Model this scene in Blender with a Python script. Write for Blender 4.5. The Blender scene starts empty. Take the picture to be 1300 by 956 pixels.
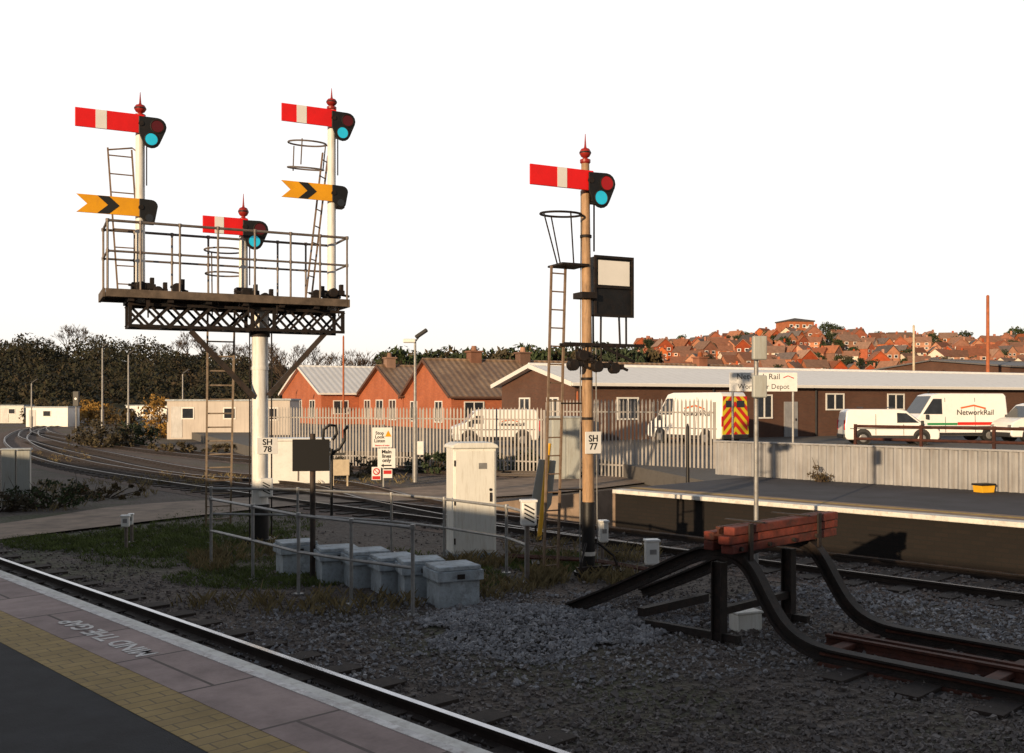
import bpy, math, random, bmesh
from mathutils import Vector, Matrix
from math import sin, cos, pi
random.seed(7)
R=math.radians
F=1264.0; CH=2.6; HZ=512.0
def P(px,py,Y): return Vector(((px-650)/F*Y, Y, CH-(py-HZ)/F*Y))
def G(px,py,z=0.0):
    Y=(CH-z)*F/(py-HZ); return Vector(((px-650)/F*Y,Y,z))
A=R(44)
sc=bpy.context.scene; COL=sc.collection
U=random.uniform

# ---------------------------------------------------------------- mesh helper
class MB:
    def __init__(s): s.v=[]; s.f=[]
    def add(s,vs,fs):
        o=len(s.v); s.v+=[tuple(v) for v in vs]; s.f+=[tuple(i+o for i in f) for f in fs]; return s
    def box(s,c,d,rz=0,tilt=None):
        m=Matrix.Rotation(rz,3,'Z')
        if tilt is not None: m=m@tilt
        vs=[]
        for x in(-.5,.5):
            for y in(-.5,.5):
                for z in(-.5,.5): vs.append(Vector(c)+m@Vector((x*d[0],y*d[1],z*d[2])))
        return s.add(vs,[(0,1,3,2),(4,6,7,5),(0,4,5,1),(2,3,7,6),(0,2,6,4),(1,5,7,3)])
    def b2(s,x0,x1,y0,y1,z0,z1): return s.box(((x0+x1)/2,(y0+y1)/2,(z0+z1)/2),(x1-x0,y1-y0,z1-z0))
    def frame(s,p0,p1):
        t=(Vector(p1)-Vector(p0)).normalized()
        up=Vector((0,0,1)) if abs(t.z)<.95 else Vector((0,1,0))
        a=t.cross(up).normalized(); b=a.cross(t).normalized(); return t,a,b
    def bar(s,p0,p1,w,h):
        p0=Vector(p0);p1=Vector(p1); t,a,b=s.frame(p0,p1); vs=[]
        for p in(p0,p1):
            for (i,j) in((-1,-1),(1,-1),(1,1),(-1,1)): vs.append(p+a*w/2*i+b*h/2*j)
        return s.add(vs,[(0,1,2,3),(7,6,5,4),(0,4,5,1),(1,5,6,2),(2,6,7,3),(3,7,4,0)])
    def cyl(s,p0,p1,r0,r1=None,n=10,caps=True):
        r1=r0 if r1 is None else r1; p0=Vector(p0);p1=Vector(p1); t,a,b=s.frame(p0,p1); vs=[]
        for p,r in((p0,r0),(p1,r1)):
            for k in range(n):
                q=2*pi*k/n; vs.append(p+a*cos(q)*r+b*sin(q)*r)
        fs=[(k,(k+1)%n,n+(k+1)%n,n+k) for k in range(n)]
        if caps: fs+=[tuple(range(n))[::-1],tuple(range(n,2*n))]
        return s.add(vs,fs)
    def tube(s,pts,r,n=7,closed=False):
        pts=[Vector(p) for p in pts]; m=len(pts); vs=[]
        pa=None
        for i,p in enumerate(pts):
            if closed: t=(pts[(i+1)%m]-pts[i-1])
            else: t=(pts[min(i+1,m-1)]-pts[max(i-1,0)])
            t.normalize()
            if pa is None:
                up=Vector((0,0,1)) if abs(t.z)<.9 else Vector((0,1,0)); pa=t.cross(up).normalized()
            else:
                pa=(pa-t*pa.dot(t)).normalized()
            b=pa.cross(t)
            for k in range(n):
                q=2*pi*k/n; vs.append(p+pa*cos(q)*r+b*sin(q)*r)
        fs=[]
        for i in range(m if closed else m-1):
            j=(i+1)%m
            for k in range(n): fs.append((i*n+k,i*n+(k+1)%n,j*n+(k+1)%n,j*n+k))
        if not closed: fs+=[tuple(range(n))[::-1],tuple(range((m-1)*n,m*n))]
        return s.add(vs,fs)
    def sweep(s,pts,prof,side=None):
        pts=[Vector(p) for p in pts]; m=len(pts); n=len(prof); vs=[]
        for i,p in enumerate(pts):
            t=(pts[min(i+1,m-1)]-pts[max(i-1,0)]).normalized()
            if side is None: a=Vector((t.y,-t.x,0)).normalized(); b=Vector((0,0,1))
            else: a=Vector(side); b=a.cross(t).normalized()
            for (u,w) in prof: vs.append(p+a*u+b*w)
        fs=[(i*n+k,i*n+(k+1)%n,(i+1)*n+(k+1)%n,(i+1)*n+k) for i in range(m-1) for k in range(n)]
        fs+=[tuple(range(n))[::-1],tuple(range((m-1)*n,m*n))]
        return s.add(vs,fs)
    def prism(s,poly,o,ax,ay,az):
        o=Vector(o);ax=Vector(ax);ay=Vector(ay);az=Vector(az);n=len(poly)
        vs=[o+ax*x+ay*y for x,y in poly]+[o+ax*x+ay*y+az for x,y in poly]
        return s.add(vs,[tuple(range(n))[::-1],tuple(range(n,2*n))]+[(k,(k+1)%n,n+(k+1)%n,n+k) for k in range(n)])
    def lathe(s,prof,c,n=14):
        c=Vector(c); vs=[]
        for r,z in prof:
            for k in range(n): q=2*pi*k/n; vs.append(c+Vector((cos(q)*r,sin(q)*r,z)))
        m=len(prof)
        fs=[(i*n+k,i*n+(k+1)%n,(i+1)*n+(k+1)%n,(i+1)*n+k) for i in range(m-1) for k in range(n)]
        fs+=[tuple(range(n))[::-1],tuple(range((m-1)*n,m*n))]
        return s.add(vs,fs)
    def build(s,name,mat,parent=None,smooth=False,bev=0,kind=None,label=None):
        me=bpy.data.meshes.new(name); me.from_pydata(s.v,[],s.f)
        if len(s.f)<15000:
            bm=bmesh.new(); bm.from_mesh(me); bmesh.ops.recalc_face_normals(bm,faces=bm.faces); bm.to_mesh(me); bm.free()
        me.materials.append(mat); me.update()
        if smooth:
            me.shade_smooth(); me.set_sharp_from_angle(angle=R(38))
        o=bpy.data.objects.new(name,me); COL.objects.link(o)
        if parent: o.parent=parent
        if bev:
            md=o.modifiers.new('bevel','BEVEL'); md.width=bev; md.segments=2; md.limit_method='ANGLE'; md.angle_limit=R(35)
        if kind: o['kind']=kind
        if label: o['label']=label
        return o
def tag(o,label=None,cat=None,group=None,kind=None):
    if label:o['label']=label
    if cat:o['category']=cat
    if group:o['group']=group
    if kind:o['kind']=kind
    return o
def thing(name,label,cat,loc=(0,0,0),rz=0,group=None):
    o=bpy.data.objects.new(name,None); COL.objects.link(o); o.location=loc; o.rotation_euler=(0,0,rz)
    o.empty_display_size=.2
    return tag(o,label,cat,group)
def copy_tree(o,parent=None):
    c=o.copy(); COL.objects.link(c); c.parent=parent
    for ch in list(o.children): copy_tree(ch,c)
    return c
def text(body,size,mat,parent,loc,rot,name='lettering',bold=0.0,sx=1):
    cu=bpy.data.curves.new('t','FONT'); cu.body=body; cu.size=size; cu.align_x='CENTER'; cu.align_y='CENTER'; cu.extrude=.0015; cu.offset=bold
    cu.space_line=.85; cu.resolution_u=3
    to=bpy.data.objects.new('t',cu); COL.objects.link(to)
    dg=bpy.context.evaluated_depsgraph_get(); dg.update()
    me=bpy.data.meshes.new_from_object(to.evaluated_get(dg)); bpy.data.objects.remove(to)
    me.materials.clear(); me.materials.append(mat)
    o=bpy.data.objects.new(name,me); COL.objects.link(o); o.parent=parent; o.location=loc; o.rotation_euler=rot; o.scale=(sx,1,1)
    return o

# ---------------------------------------------------------------- materials
def nt(name):
    m=bpy.data.materials.new(name); m.use_nodes=True; t=m.node_tree
    return m,t,t.nodes['Principled BSDF']
def mixc(t,fac,a,b):
    n=t.nodes.new('ShaderNodeMix'); n.data_type='RGBA'
    for i,x in((0,fac),(6,a),(7,b)):
        if isinstance(x,(int,float)): n.inputs[i].default_value=x
        elif isinstance(x,tuple): n.inputs[i].default_value=(*x[:3],1)
        else: t.links.new(x,n.inputs[i])
    return n.outputs[2]
def noi(t,vec,scale,det=4,rough=.6):
    n=t.nodes.new('ShaderNodeTexNoise'); n.inputs['Scale'].default_value=scale; n.inputs['Detail'].default_value=det; n.inputs['Roughness'].default_value=rough
    t.links.new(vec,n.inputs['Vector']); return n.outputs['Fac']
def rng(t,x,a,b,c=0,d=1):
    n=t.nodes.new('ShaderNodeMapRange'); t.links.new(x,n.inputs[0])
    for i,v in enumerate((a,b,c,d)): n.inputs[i+1].default_value=v
    return n.outputs[0]
def ocoord(t,scale=None):
    c=t.nodes.new('ShaderNodeTexCoord').outputs['Object']
    if scale:
        m=t.nodes.new('ShaderNodeMapping'); m.inputs['Scale'].default_value=scale; t.links.new(c,m.inputs[0]); c=m.outputs[0]
    return c
def bump(t,bs,h,strength,dist=.02):
    b=t.nodes.new('ShaderNodeBump'); b.inputs['Strength'].default_value=strength; b.inputs['Distance'].default_value=dist
    t.links.new(h,b.inputs['Height']); t.links.new(b.outputs[0],bs.inputs['Normal'])
def mat(name,c,rough=.6,metal=0,var=.3,scale=3,bmp=.15,bscale=40,dirt=None,damt=.5,streak=False,emit=0,rnd=0):
    m,t,bs=nt(name); v=ocoord(t)
    f=rng(t,noi(t,v,scale,5),.3,.7)
    lo=tuple(x*(1-var) for x in c); hi=tuple(min(1,x*(1+var*.6)) for x in c)
    col=mixc(t,f,lo,hi)
    if dirt:
        dv=ocoord(t,(6,6,.6)) if streak else v
        df=rng(t,noi(t,dv,scale*1.7,6,.7),.48,.72,0,damt)
        col=mixc(t,df,col,dirt)
    if rnd:
        oi=t.nodes.new('ShaderNodeObjectInfo'); hs=t.nodes.new('ShaderNodeHueSaturation')
        t.links.new(rng(t,oi.outputs['Random'],0,1,1-rnd,1+rnd*.7),hs.inputs['Value'])
        mm=t.nodes.new('ShaderNodeMath'); mm.operation='FRACT'; m2=t.nodes.new('ShaderNodeMath'); m2.operation='MULTIPLY'; m2.inputs[1].default_value=7.3
        t.links.new(oi.outputs['Random'],m2.inputs[0]); t.links.new(m2.outputs[0],mm.inputs[0])
        t.links.new(rng(t,mm.outputs[0],0,1,.72,1.12),hs.inputs['Saturation']); t.links.new(rng(t,mm.outputs[0],0,1,.513,.495),hs.inputs['Hue'])
        t.links.new(col,hs.inputs['Color']); col=hs.outputs[0]
    t.links.new(col,bs.inputs['Base Color'])
    bs.inputs['Roughness'].default_value=rough; bs.inputs['Metallic'].default_value=metal
    if bmp: bump(t,bs,noi(t,v,bscale,4),bmp,.01)
    if emit:
        bs.inputs['Emission Color'].default_value=(*c,1); bs.inputs['Emission Strength'].default_value=emit
    return m
def brick(name,c1,c2,mortar,w=.23,h=.075,var=.3,ms=None):
    m,t,bs=nt(name); c=t.nodes.new('ShaderNodeTexCoord').outputs['Object']
    sp=t.nodes.new('ShaderNodeSeparateXYZ'); t.links.new(c,sp.inputs[0])
    ad=t.nodes.new('ShaderNodeMath'); ad.operation='ADD'; t.links.new(sp.outputs[0],ad.inputs[0]); t.links.new(sp.outputs[1],ad.inputs[1])
    cb=t.nodes.new('ShaderNodeCombineXYZ'); t.links.new(ad.outputs[0],cb.inputs[0]); t.links.new(sp.outputs[2],cb.inputs[1])
    b=t.nodes.new('ShaderNodeTexBrick'); t.links.new(cb.outputs[0] if ms is None else c,b.inputs['Vector'])
    b.inputs['Scale'].default_value=1; b.inputs['Brick Width'].default_value=w; b.inputs['Row Height'].default_value=h; b.inputs['Mortar Size'].default_value=ms or min(w,h)*.12
    b.inputs['Color1'].default_value=(*c1,1); b.inputs['Color2'].default_value=(*c2,1); b.inputs['Mortar'].default_value=(*mortar,1)
    f=rng(t,noi(t,c,.6 if ms is None else 2.5,6,.7),.35,.7,0,var)
    col=mixc(t,f,b.outputs['Color'],tuple(x*.4 for x in c1))
    t.links.new(col,bs.inputs['Base Color']); bs.inputs['Roughness'].default_value=.9
    bump(t,bs,noi(t,c,60,4),.25,.01)
    return m
def corr(name,c,dirt,scale=30,axis='X',amt=.6,groove=.35,bm_=.6):
    m,t,bs=nt(name); v=ocoord(t)
    w=t.nodes.new('ShaderNodeTexWave'); w.bands_direction=axis; w.inputs['Scale'].default_value=scale; t.links.new(v,w.inputs['Vector'])
    f=rng(t,noi(t,v,.5,6,.7),.35,.7,0,amt)
    col=mixc(t,f,c,dirt)
    f3=rng(t,noi(t,v,3,5,.7),.5,.75,0,amt*.7)
    col=mixc(t,f3,col,tuple(x*.5 for x in c))
    f2=rng(t,w.outputs['Fac'],0,1,.0,groove)
    col=mixc(t,f2,col,tuple(x*.45 for x in c))
    t.links.new(col,bs.inputs['Base Color']); bs.inputs['Roughness'].default_value=.6
    bump(t,bs,w.outputs['Fac'],bm_,.05)
    return m
def groundmat(name,cols,scale,bstr=.6,green=None,gscale=.25):
    m,t,bs=nt(name); v=ocoord(t)
    a=mixc(t,rng(t,noi(t,v,scale*.04,6,.7),.35,.65),cols[0],cols[1])
    vo=t.nodes.new('ShaderNodeTexVoronoi'); vo.inputs['Scale'].default_value=scale; t.links.new(v,vo.inputs['Vector'])
    sp=t.nodes.new('ShaderNodeSeparateColor'); t.links.new(vo.outputs['Color'],sp.inputs[0])
    a=mixc(t,rng(t,sp.outputs[0],0,1,0,.75),a,cols[2])
    if green:
        a=mixc(t,rng(t,noi(t,v,gscale,7,.75),.5,.62,0,.85),a,green)
        a=mixc(t,rng(t,noi(t,v,gscale*.5,5,.7),.5,.66,0,.6),a,(.12,.085,.06))
    t.links.new(a,bs.inputs['Base Color']); bs.inputs['Roughness'].default_value=.95
    bump(t,bs,vo.outputs['Distance'],bstr,.04)
    return m
M={}
M['ground']=groundmat('ground_dirt',[(.055,.040,.030),(.12,.086,.066),(.14,.115,.10)],14,.8,(.045,.06,.016),.16)
M['bed']=groundmat('rusty_ballast_bed',[(.10,.060,.042),(.17,.108,.078),(.07,.05,.042)],9,.9)
M['yard']=groundmat('yard_asphalt',[(.08,.074,.068),(.12,.108,.098),(.13,.12,.11)],20,.2)
M['stone']=groundmat('ballast_stone',[(.27,.265,.28),(.45,.44,.45),(.12,.11,.115)],7,.1)
M['stone2']=groundmat('ballast_dark',[(.07,.056,.05),(.15,.122,.11),(.24,.215,.205)],7,.1)
M['path']=mat('path_tarmac',(.29,.21,.155),.95,var=.4,scale=1.5,bmp=.3,dirt=(.10,.08,.05))
M['asph']=mat('platform_asphalt',(.02,.02,.024),.9,var=.4,scale=5,bmp=.5,bscale=120)
M['asph2']=mat('far_platform_asphalt',(.042,.042,.055),.9,var=.4,scale=1.5,bmp=.4,bscale=90)
M['ptan']=mat('far_platform_paving',(.30,.20,.12),.9,var=.35,scale=2,bmp=.3,dirt=(.14,.1,.07))
M['pink']=brick('pink_slab',(.36,.265,.245),(.43,.32,.295),(.11,.085,.075),.62,.9,.7,.012)
M['yelb']=brick('yellow_paver',(.46,.315,.12),(.37,.255,.11),(.19,.14,.08),.2,.1,.65,.006)
M['nose']=mat('white_nosing',(.76,.73,.68),.8,var=.15,scale=5,bmp=.2,dirt=(.30,.24,.20),damt=.6)
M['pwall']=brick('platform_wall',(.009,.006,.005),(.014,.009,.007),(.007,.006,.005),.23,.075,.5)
M['pline']=mat('worn_white_line',(.80,.76,.73),.9,dirt=(.36,.28,.25),damt=.9,scale=9)
M['yline']=mat('yellow_platform_line',(.55,.36,.08),.9,dirt=(.16,.12,.08),damt=.7,scale=5)
M['rail']=mat('rail_steel',(.035,.024,.02),.5,.3,var=.4,scale=4)
M['railtop']=mat('polished_rail',(.40,.42,.47),.22,.9,var=.2,scale=6)
M['railtop2']=mat('dull_rail_head',(.15,.13,.12),.4,.6,var=.3,scale=6)
M['rust']=mat('rusty_rail',(.095,.030,.018),.8,.2,var=.5,scale=6,bmp=.5,dirt=(.035,.02,.016),damt=.8)
M['sleeper']=mat('sleeper_wood',(.045,.032,.026),.95,var=.5,scale=5,bmp=.6)
M['white']=mat('white_paint',(.84,.83,.80),.45,var=.08,scale=3,dirt=(.34,.26,.18),damt=.5,streak=True)
M['tan']=mat('tan_paint',(.44,.27,.145),.6,var=.25,scale=4,dirt=(.12,.065,.038),damt=.8,streak=True,bmp=.3)
M['black']=mat('black_paint',(.008,.008,.009),.5,var=.4,scale=5,dirt=(.03,.018,.012),damt=.35)
M['matt']=mat('matt_black_board',(.004,.004,.005),.8,var=.2,bmp=0)
M['dark']=mat('dark_ironwork',(.018,.014,.013),.65,.3,var=.5,scale=6,dirt=(.06,.03,.018),damt=.6)
M['brace']=mat('rusty_brace',(.05,.038,.032),.7,.2,var=.5,scale=6,dirt=(.10,.05,.03),damt=.6)
M['bdark']=mat('buffer_rail_dark',(.024,.018,.016),.75,.2,var=.5,scale=6,bmp=.4,dirt=(.06,.032,.024),damt=.7)
M['deck']=mat('weathered_deck',(.14,.105,.08),.85,var=.5,scale=5,bmp=.4)
M['galv']=mat('galvanised_steel',(.32,.32,.32),.45,.3,var=.25,scale=8,dirt=(.14,.11,.09),damt=.5)
M['galvd']=mat('weathered_tube',(.20,.175,.16),.5,.3,var=.3,scale=8,dirt=(.17,.08,.045),damt=.6)
M['lad']=mat('ladder_steel',(.27,.19,.13),.6,.2,var=.3,scale=8,dirt=(.15,.07,.035),damt=.6)
M['lad2']=mat('pale_ladder_steel',(.36,.28,.21),.6,.1,var=.3,scale=8,dirt=(.18,.10,.06),damt=.5)
M['red']=mat('signal_red',(.84,.012,.012),.35,var=.12,scale=3,bmp=.05,dirt=(.55,.015,.012),damt=.4)
M['swhite']=mat('signal_white',(.85,.84,.82),.4,var=.05,scale=3,bmp=.05)
M['yellow']=mat('signal_yellow',(.90,.41,.01),.35,var=.12,scale=3,bmp=.05,dirt=(.6,.26,.02),damt=.4)
M['finred']=mat('finial_red',(.36,.025,.018),.4,var=.3)
M['cyan']=mat('glowing_cyan_lens',(.02,.46,.66),.08,var=.15,scale=5,bmp=0,emit=.35)  # emission stands in for sky light coming through the lens
M['rlens']=mat('dark_red_lens',(.42,.012,.015),.1,var=.15,bmp=0)
M['rlens2']=mat('darker_red_lens',(.10,.008,.01),.1,var=.15,bmp=0)  # darker red for the upper lenses of the bracket signal
M['box']=mat('grey_box_concrete',(.40,.455,.50),.85,var=.3,scale=6,dirt=(.15,.15,.155),damt=.8,bmp=.7)
M['lid']=mat('grey_box_lid',(.47,.52,.56),.85,var=.3,scale=5,dirt=(.19,.19,.19),damt=.8,bmp=.7)
M['cab']=mat('cabinet_paint',(.82,.82,.78),.5,var=.06,scale=2,dirt=(.45,.40,.32),damt=.5,streak=True)
M['cabg']=mat('grey_cabinet_paint',(.42,.44,.42),.5,var=.1,scale=2,dirt=(.25,.2,.14),damt=.5,streak=True)
M['pwhite']=mat('plastic_white',(.84,.84,.82),.4,var=.06,dirt=(.45,.42,.38),damt=.3)
M['txt']=mat('black_lettering',(.012,.012,.012),.6,var=.1,bmp=0)
M['txtr']=mat('red_lettering',(.6,.02,.02),.5,var=.1,bmp=0)
M['txto']=mat('orange_logo',(.8,.15,.02),.5,var=.1,bmp=0)
M['green']=mat('green_stripe',(.03,.28,.10),.5,var=.1,bmp=0)
M['bred']=mat('buffer_red',(.17,.036,.024),.9,var=.6,scale=4,bmp=1,bscale=18,dirt=(.045,.024,.019),damt=.95)
M['bred2']=mat('buffer_red_worn',(.25,.05,.03),.9,var=.6,scale=5,bmp=1,bscale=18,dirt=(.06,.032,.024),damt=.95)
M['fence']=mat('palisade_galvanised',(.40,.375,.355),.6,.15,var=.2,scale=2)
M['cfence']=mat('corrugated_sheet',(.40,.40,.41),.5,.2,var=.2,scale=1.5,dirt=(.2,.14,.1),damt=.4,streak=True)
M['obrick']=brick('orange_brick',(.58,.145,.050),(.44,.10,.04),(.34,.19,.12),var=.5)
M['bbrick']=brick('brown_brick',(.15,.062,.037),(.11,.048,.032),(.12,.09,.07),var=.5)
M['wroof']=corr('white_corrugated',(.92,.92,.92),(.76,.74,.71),.5,'X',.5,.4,.3)
M['proof']=corr('pale_low_roof',(.97,.96,.94),(.90,.88,.84),.5,'X',.4,.06,.05)
M['broof']=corr('brown_tiled_roof',(.24,.155,.105),(.48,.33,.21),.55,'X',1.0,.6,.4)
M['groof']=mat('grey_far_roof',(.15,.14,.14),.7,var=.2)
M['glass']=mat('window_glass',(.03,.035,.045),.1,var=.3,bmp=0)
M['wframe']=mat('window_frame',(.82,.80,.77),.5,var=.05)
M['van']=mat('van_white',(.92,.92,.91),.25,var=.03,bmp=0,dirt=(.75,.72,.68),damt=.25)
M['tyre']=mat('tyre_rubber',(.015,.015,.016),.85)
M['hub']=mat('wheel_rim',(.3,.3,.31),.4,.5)
M['vtrim']=mat('van_trim',(.03,.03,.032),.6)
M['hivis']=mat('hivis_yellow',(.85,.66,.02),.5,var=.1)
M['hired']=mat('hivis_red',(.70,.02,.01),.5,var=.1)
M['hb1']=mat('far_orange_brick',(.54,.17,.07),.9,var=.25,scale=.6,rnd=.35)
M['hb2']=mat('far_red_brick',(.40,.11,.055),.9,var=.25,scale=.6,rnd=.35)
M['cream']=mat('cream_render',(.78,.66,.52),.85,var=.15,scale=.5,rnd=.15)
M['hr1']=mat('far_brown_tile',(.26,.105,.062),.9,var=.3,scale=.8,rnd=.4)
M['hr2']=mat('far_orange_tile',(.42,.155,.075),.9,var=.3,scale=.8,rnd=.4)
M['hr3']=mat('far_slate',(.15,.115,.105),.9,var=.3,scale=.8,rnd=.4)
M['bark']=mat('bark',(.07,.048,.034),.95,var=.4,scale=2)
M['twig']=mat('twigs',(.085,.057,.038),.95,var=.4,scale=.4)
M['leafd']=mat('dark_leaves',(.04,.062,.02),.9,var=.6,scale=.5,rnd=.3)
M['leafb']=mat('brown_leaves',(.10,.07,.028),.9,var=.6,scale=.3,rnd=.3)
M['leafg']=mat('golden_leaves',(.34,.19,.04),.9,var=.5,scale=1)
M['wood']=mat('woodland_foliage',(.030,.031,.015),.95,var=.7,scale=.10,dirt=(.08,.05,.028),damt=.95)
M['hill']=mat('hill_grass',(.045,.045,.022),.95,var=.5,scale=.03)
M['grass']=mat('dry_grass',(.11,.14,.035),.95,var=.5,scale=2)
M['grass2']=mat('straw_grass',(.22,.17,.08),.95,var=.5,scale=3)
M['rpole']=mat('rusty_pole',(.42,.12,.045),.8,var=.3,scale=3)
M['board']=mat('sun_bleached_board',(.60,.50,.36),.8,var=.2,scale=6)
M['ycol']=mat('yellow_tube_paint',(.85,.45,.02),.5,var=.15)
M['beige']=mat('beige_cladding',(.60,.54,.49),.8,var=.12,scale=.7,dirt=(.35,.29,.25),damt=.4,streak=True)
M['sign']=mat('sign_white',(.88,.88,.87),.4,var=.04,dirt=(.6,.55,.5),damt=.3,bmp=0)

# ---------------------------------------------------------------- ground, platforms, path
g=MB().add([(-3000,-600,0),(3000,-600,0),(3000,4000,0),(-3000,4000,0)],[(0,1,2,3)]).build('ground',M['ground']); tag(g,'dark stony railway ground with moss','ground',kind='structure')
def smooth_pts(pts,n=6):
    out=[]; pts=[Vector(p) for p in pts]; m=len(pts)
    for i in range(m-1):
        p0=pts[max(i-1,0)];p1=pts[i];p2=pts[i+1];p3=pts[min(i+2,m-1)]
        for k in range(n):
            u=k/n; out.append(.5*((2*p1)+(p2-p0)*u+(2*p0-5*p1+4*p2-p3)*u*u+(3*p1-p0-3*p2+p3)*u**3))
    out.append(pts[-1]); return out
def strip(top,bot,z):
    a=smooth_pts([G(*p) for p in top]);b=smooth_pts([G(*p) for p in bot]); mb=MB(); n=len(a)
    vs=[(p.x,p.y,z) for p in a]+[(p.x,p.y,z) for p in b]
    return mb.add(vs,[(i,i+1,n+i+1,n+i) for i in range(n-1)])
strip([(-30,672),(60,659),(150,645),(260,637),(400,629),(560,618),(700,606),(840,598)],
      [(-30,692),(60,680),(150,669),(260,656),(400,642),(560,636),(700,628),(840,612)],.05).build('path',M['path'],kind='structure')
pl=thing('near_platform','station platform with pink slabs, yellow paving band and white edge in the near left corner','platform',rz=A); pl['kind']='structure'
z=.95
MB().b2(2.58,3.06,-14,60,0.02,z).build('paving',M['pink'],pl)
MB().b2(2.24,2.58,-14,60,0.01,z-.002).build('tactile_strip',M['yelb'],pl)
MB().b2(-30,2.24,-40,70,0,z-.004).build('platform_surface',M['asph'],pl)
MB().b2(3.12,3.2,-14,60,z-.12,z+.001).build('edge_nosing',M['nose'],pl)
MB().b2(3.06,3.119,-14,60,z-.1,z+.003).build('edge_line',M['pline'],pl)
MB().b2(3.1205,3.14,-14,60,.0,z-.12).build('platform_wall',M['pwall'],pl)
text('MIND THE GAP',.21,M['pline'],pl,(2.82,7.05,z+.003),(0,0,pi/2),'painted_warning',.004)
pr=thing('far_platform','low platform with white edge and dark asphalt top across the tracks','platform',rz=A); pr['kind']='structure'
T1=15.94; zr=.8
MB().b2(T1+.95,21.9,-30,13.5,.0,zr).build('platform_surface',M['asph2'],pr)
MB().b2(T1+.3,T1+.95,-30,13.5,.0,zr+.002).build('paving',M['ptan'],pr)
MB().b2(T1+.58,T1+.70,-30,13.5,zr+.004,zr+.006).build('yellow_line',M['yline'],pr)
MB().b2(T1,T1+.3,-30,13.5,zr-.08,zr+.004).build('edge_nosing',M['nose'],pr,bev=.015)
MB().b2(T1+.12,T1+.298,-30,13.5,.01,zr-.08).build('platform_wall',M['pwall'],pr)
mb=MB(); mb.prism([(13.5,0),(13.5,zr-.002),(18.5,.06),(18.5,0)],(T1+.1,0,0),(0,1,0),(0,0,1),(5.6,0,0)); mb.build('ramp',M['path'],pr)
RP=[(-.07,0),(.07,0),(.07,.02),(.012,.035),(.012,.09),(.035,.1),(.035,.125),(-.035,.125),(-.035,.1),(-.012,.09),(-.012,.035),(-.07,.02)]
RT=[(-.031,.126),(.031,.126),(.031,.129),(-.031,.129)]
sl_mesh=MB().box((0,0,0),(2.5,.25,.1))
tn=[0]
def track(name,label,pts,shiny='railtop2',nsl=60,gap=.7,rm='rail',half=.7175,zo=0,bed=True):
    t=thing(name,label,'railway track',(0,0,zo)); t['kind']='structure'
    pts=[Vector(p) for p in pts]
    for sg in(-1,1):
        L=[]
        for i,p in enumerate(pts):
            tt=(pts[min(i+1,len(pts)-1)]-pts[max(i-1,0)]).normalized(); L.append(p+Vector((tt.y,-tt.x,0))*half*sg)
        r=MB().sweep(L,RP).build('rail',M[rm],t)
        if shiny: MB().sweep(L,RT).build('rail_head',M[shiny],r)
    tn[0]+=1; zb_=.004*tn[0]-zo
    if bed:
        vs=[]
        for i,p in enumerate(pts):
            tt=(pts[min(i+1,len(pts)-1)]-pts[max(i-1,0)]).normalized(); s_=Vector((tt.y,-tt.x,0)); vs+=[p+s_*1.7+Vector((0,0,zb_)),p-s_*1.7+Vector((0,0,zb_))]
        MB().add(vs,[(2*i,2*i+1,2*i+3,2*i+2) for i in range(len(pts)-1)]).build('ballast_bed',M['bed'],t)
    first=None; acc=0; cnt=0; nxt=0
    for i in range(len(pts)-1):
        a,b=pts[i],pts[i+1]; l=(b-a).length
        while nxt<=acc+l and cnt<nsl:
            q=a+(b-a)*((nxt-acc)/l); d=(b-a)
            if first is None: o=first=sl_mesh.build('sleeper',M['sleeper'],t)
            else: o=first.copy(); COL.objects.link(o); o.parent=t
            o.location=(q.x,q.y,-.018-zo+.002*(cnt%3)); o.rotation_euler=(0,0,math.atan2(d.y,d.x)-pi/2+U(-.02,.02)); nxt+=gap; cnt+=1
        acc+=l
    return t
Dv=Vector((-sin(A),cos(A),0)); Nv=Vector((cos(A),sin(A),0))
def TS(s,t,z=0): return Dv*s+Nv*t+Vector((0,0,z))
track('railway_track','running line beside the near platform with one rail showing',[TS(s,4.44) for s in(-8,60)],shiny='railtop',nsl=90,bed=False)
c0=[TS(-12,14.5),TS(0,14.5),TS(12,14.5),TS(22,14.5)]
c1=[G(150,601),G(70,584),G(28,568),G(22,555),G(45,545),G(100,537)]
track('railway_track','main line running along the far platform and curving away left',smooth_pts(c0+c1,8),nsl=100)
c2=[G(760,606),G(600,602),G(440,593),G(300,583),G(170,569),G(80,556),G(50,548),G(62,541),G(130,534)]
track('railway_track','outer line beyond the crossing curving into the distance',smooth_pts(c2,8),nsl=100)
c3=[TS(9,14.55),TS(15,14.8),TS(21,15.9),TS(27,17.6),G(250,603),G(140,582),G(60,563),G(36,553),G(52,544),G(110,535.5)]
track('railway_track','middle line diverging from the main line towards the outer line',smooth_pts(c3,8),nsl=90,zo=-.006)
track('siding_track','dead end siding with rusty rails running up to the buffer stop',[TS(s,9.83) for s in(-8,5.0)],shiny=None,nsl=30,rm='rust',bed=False)

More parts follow.
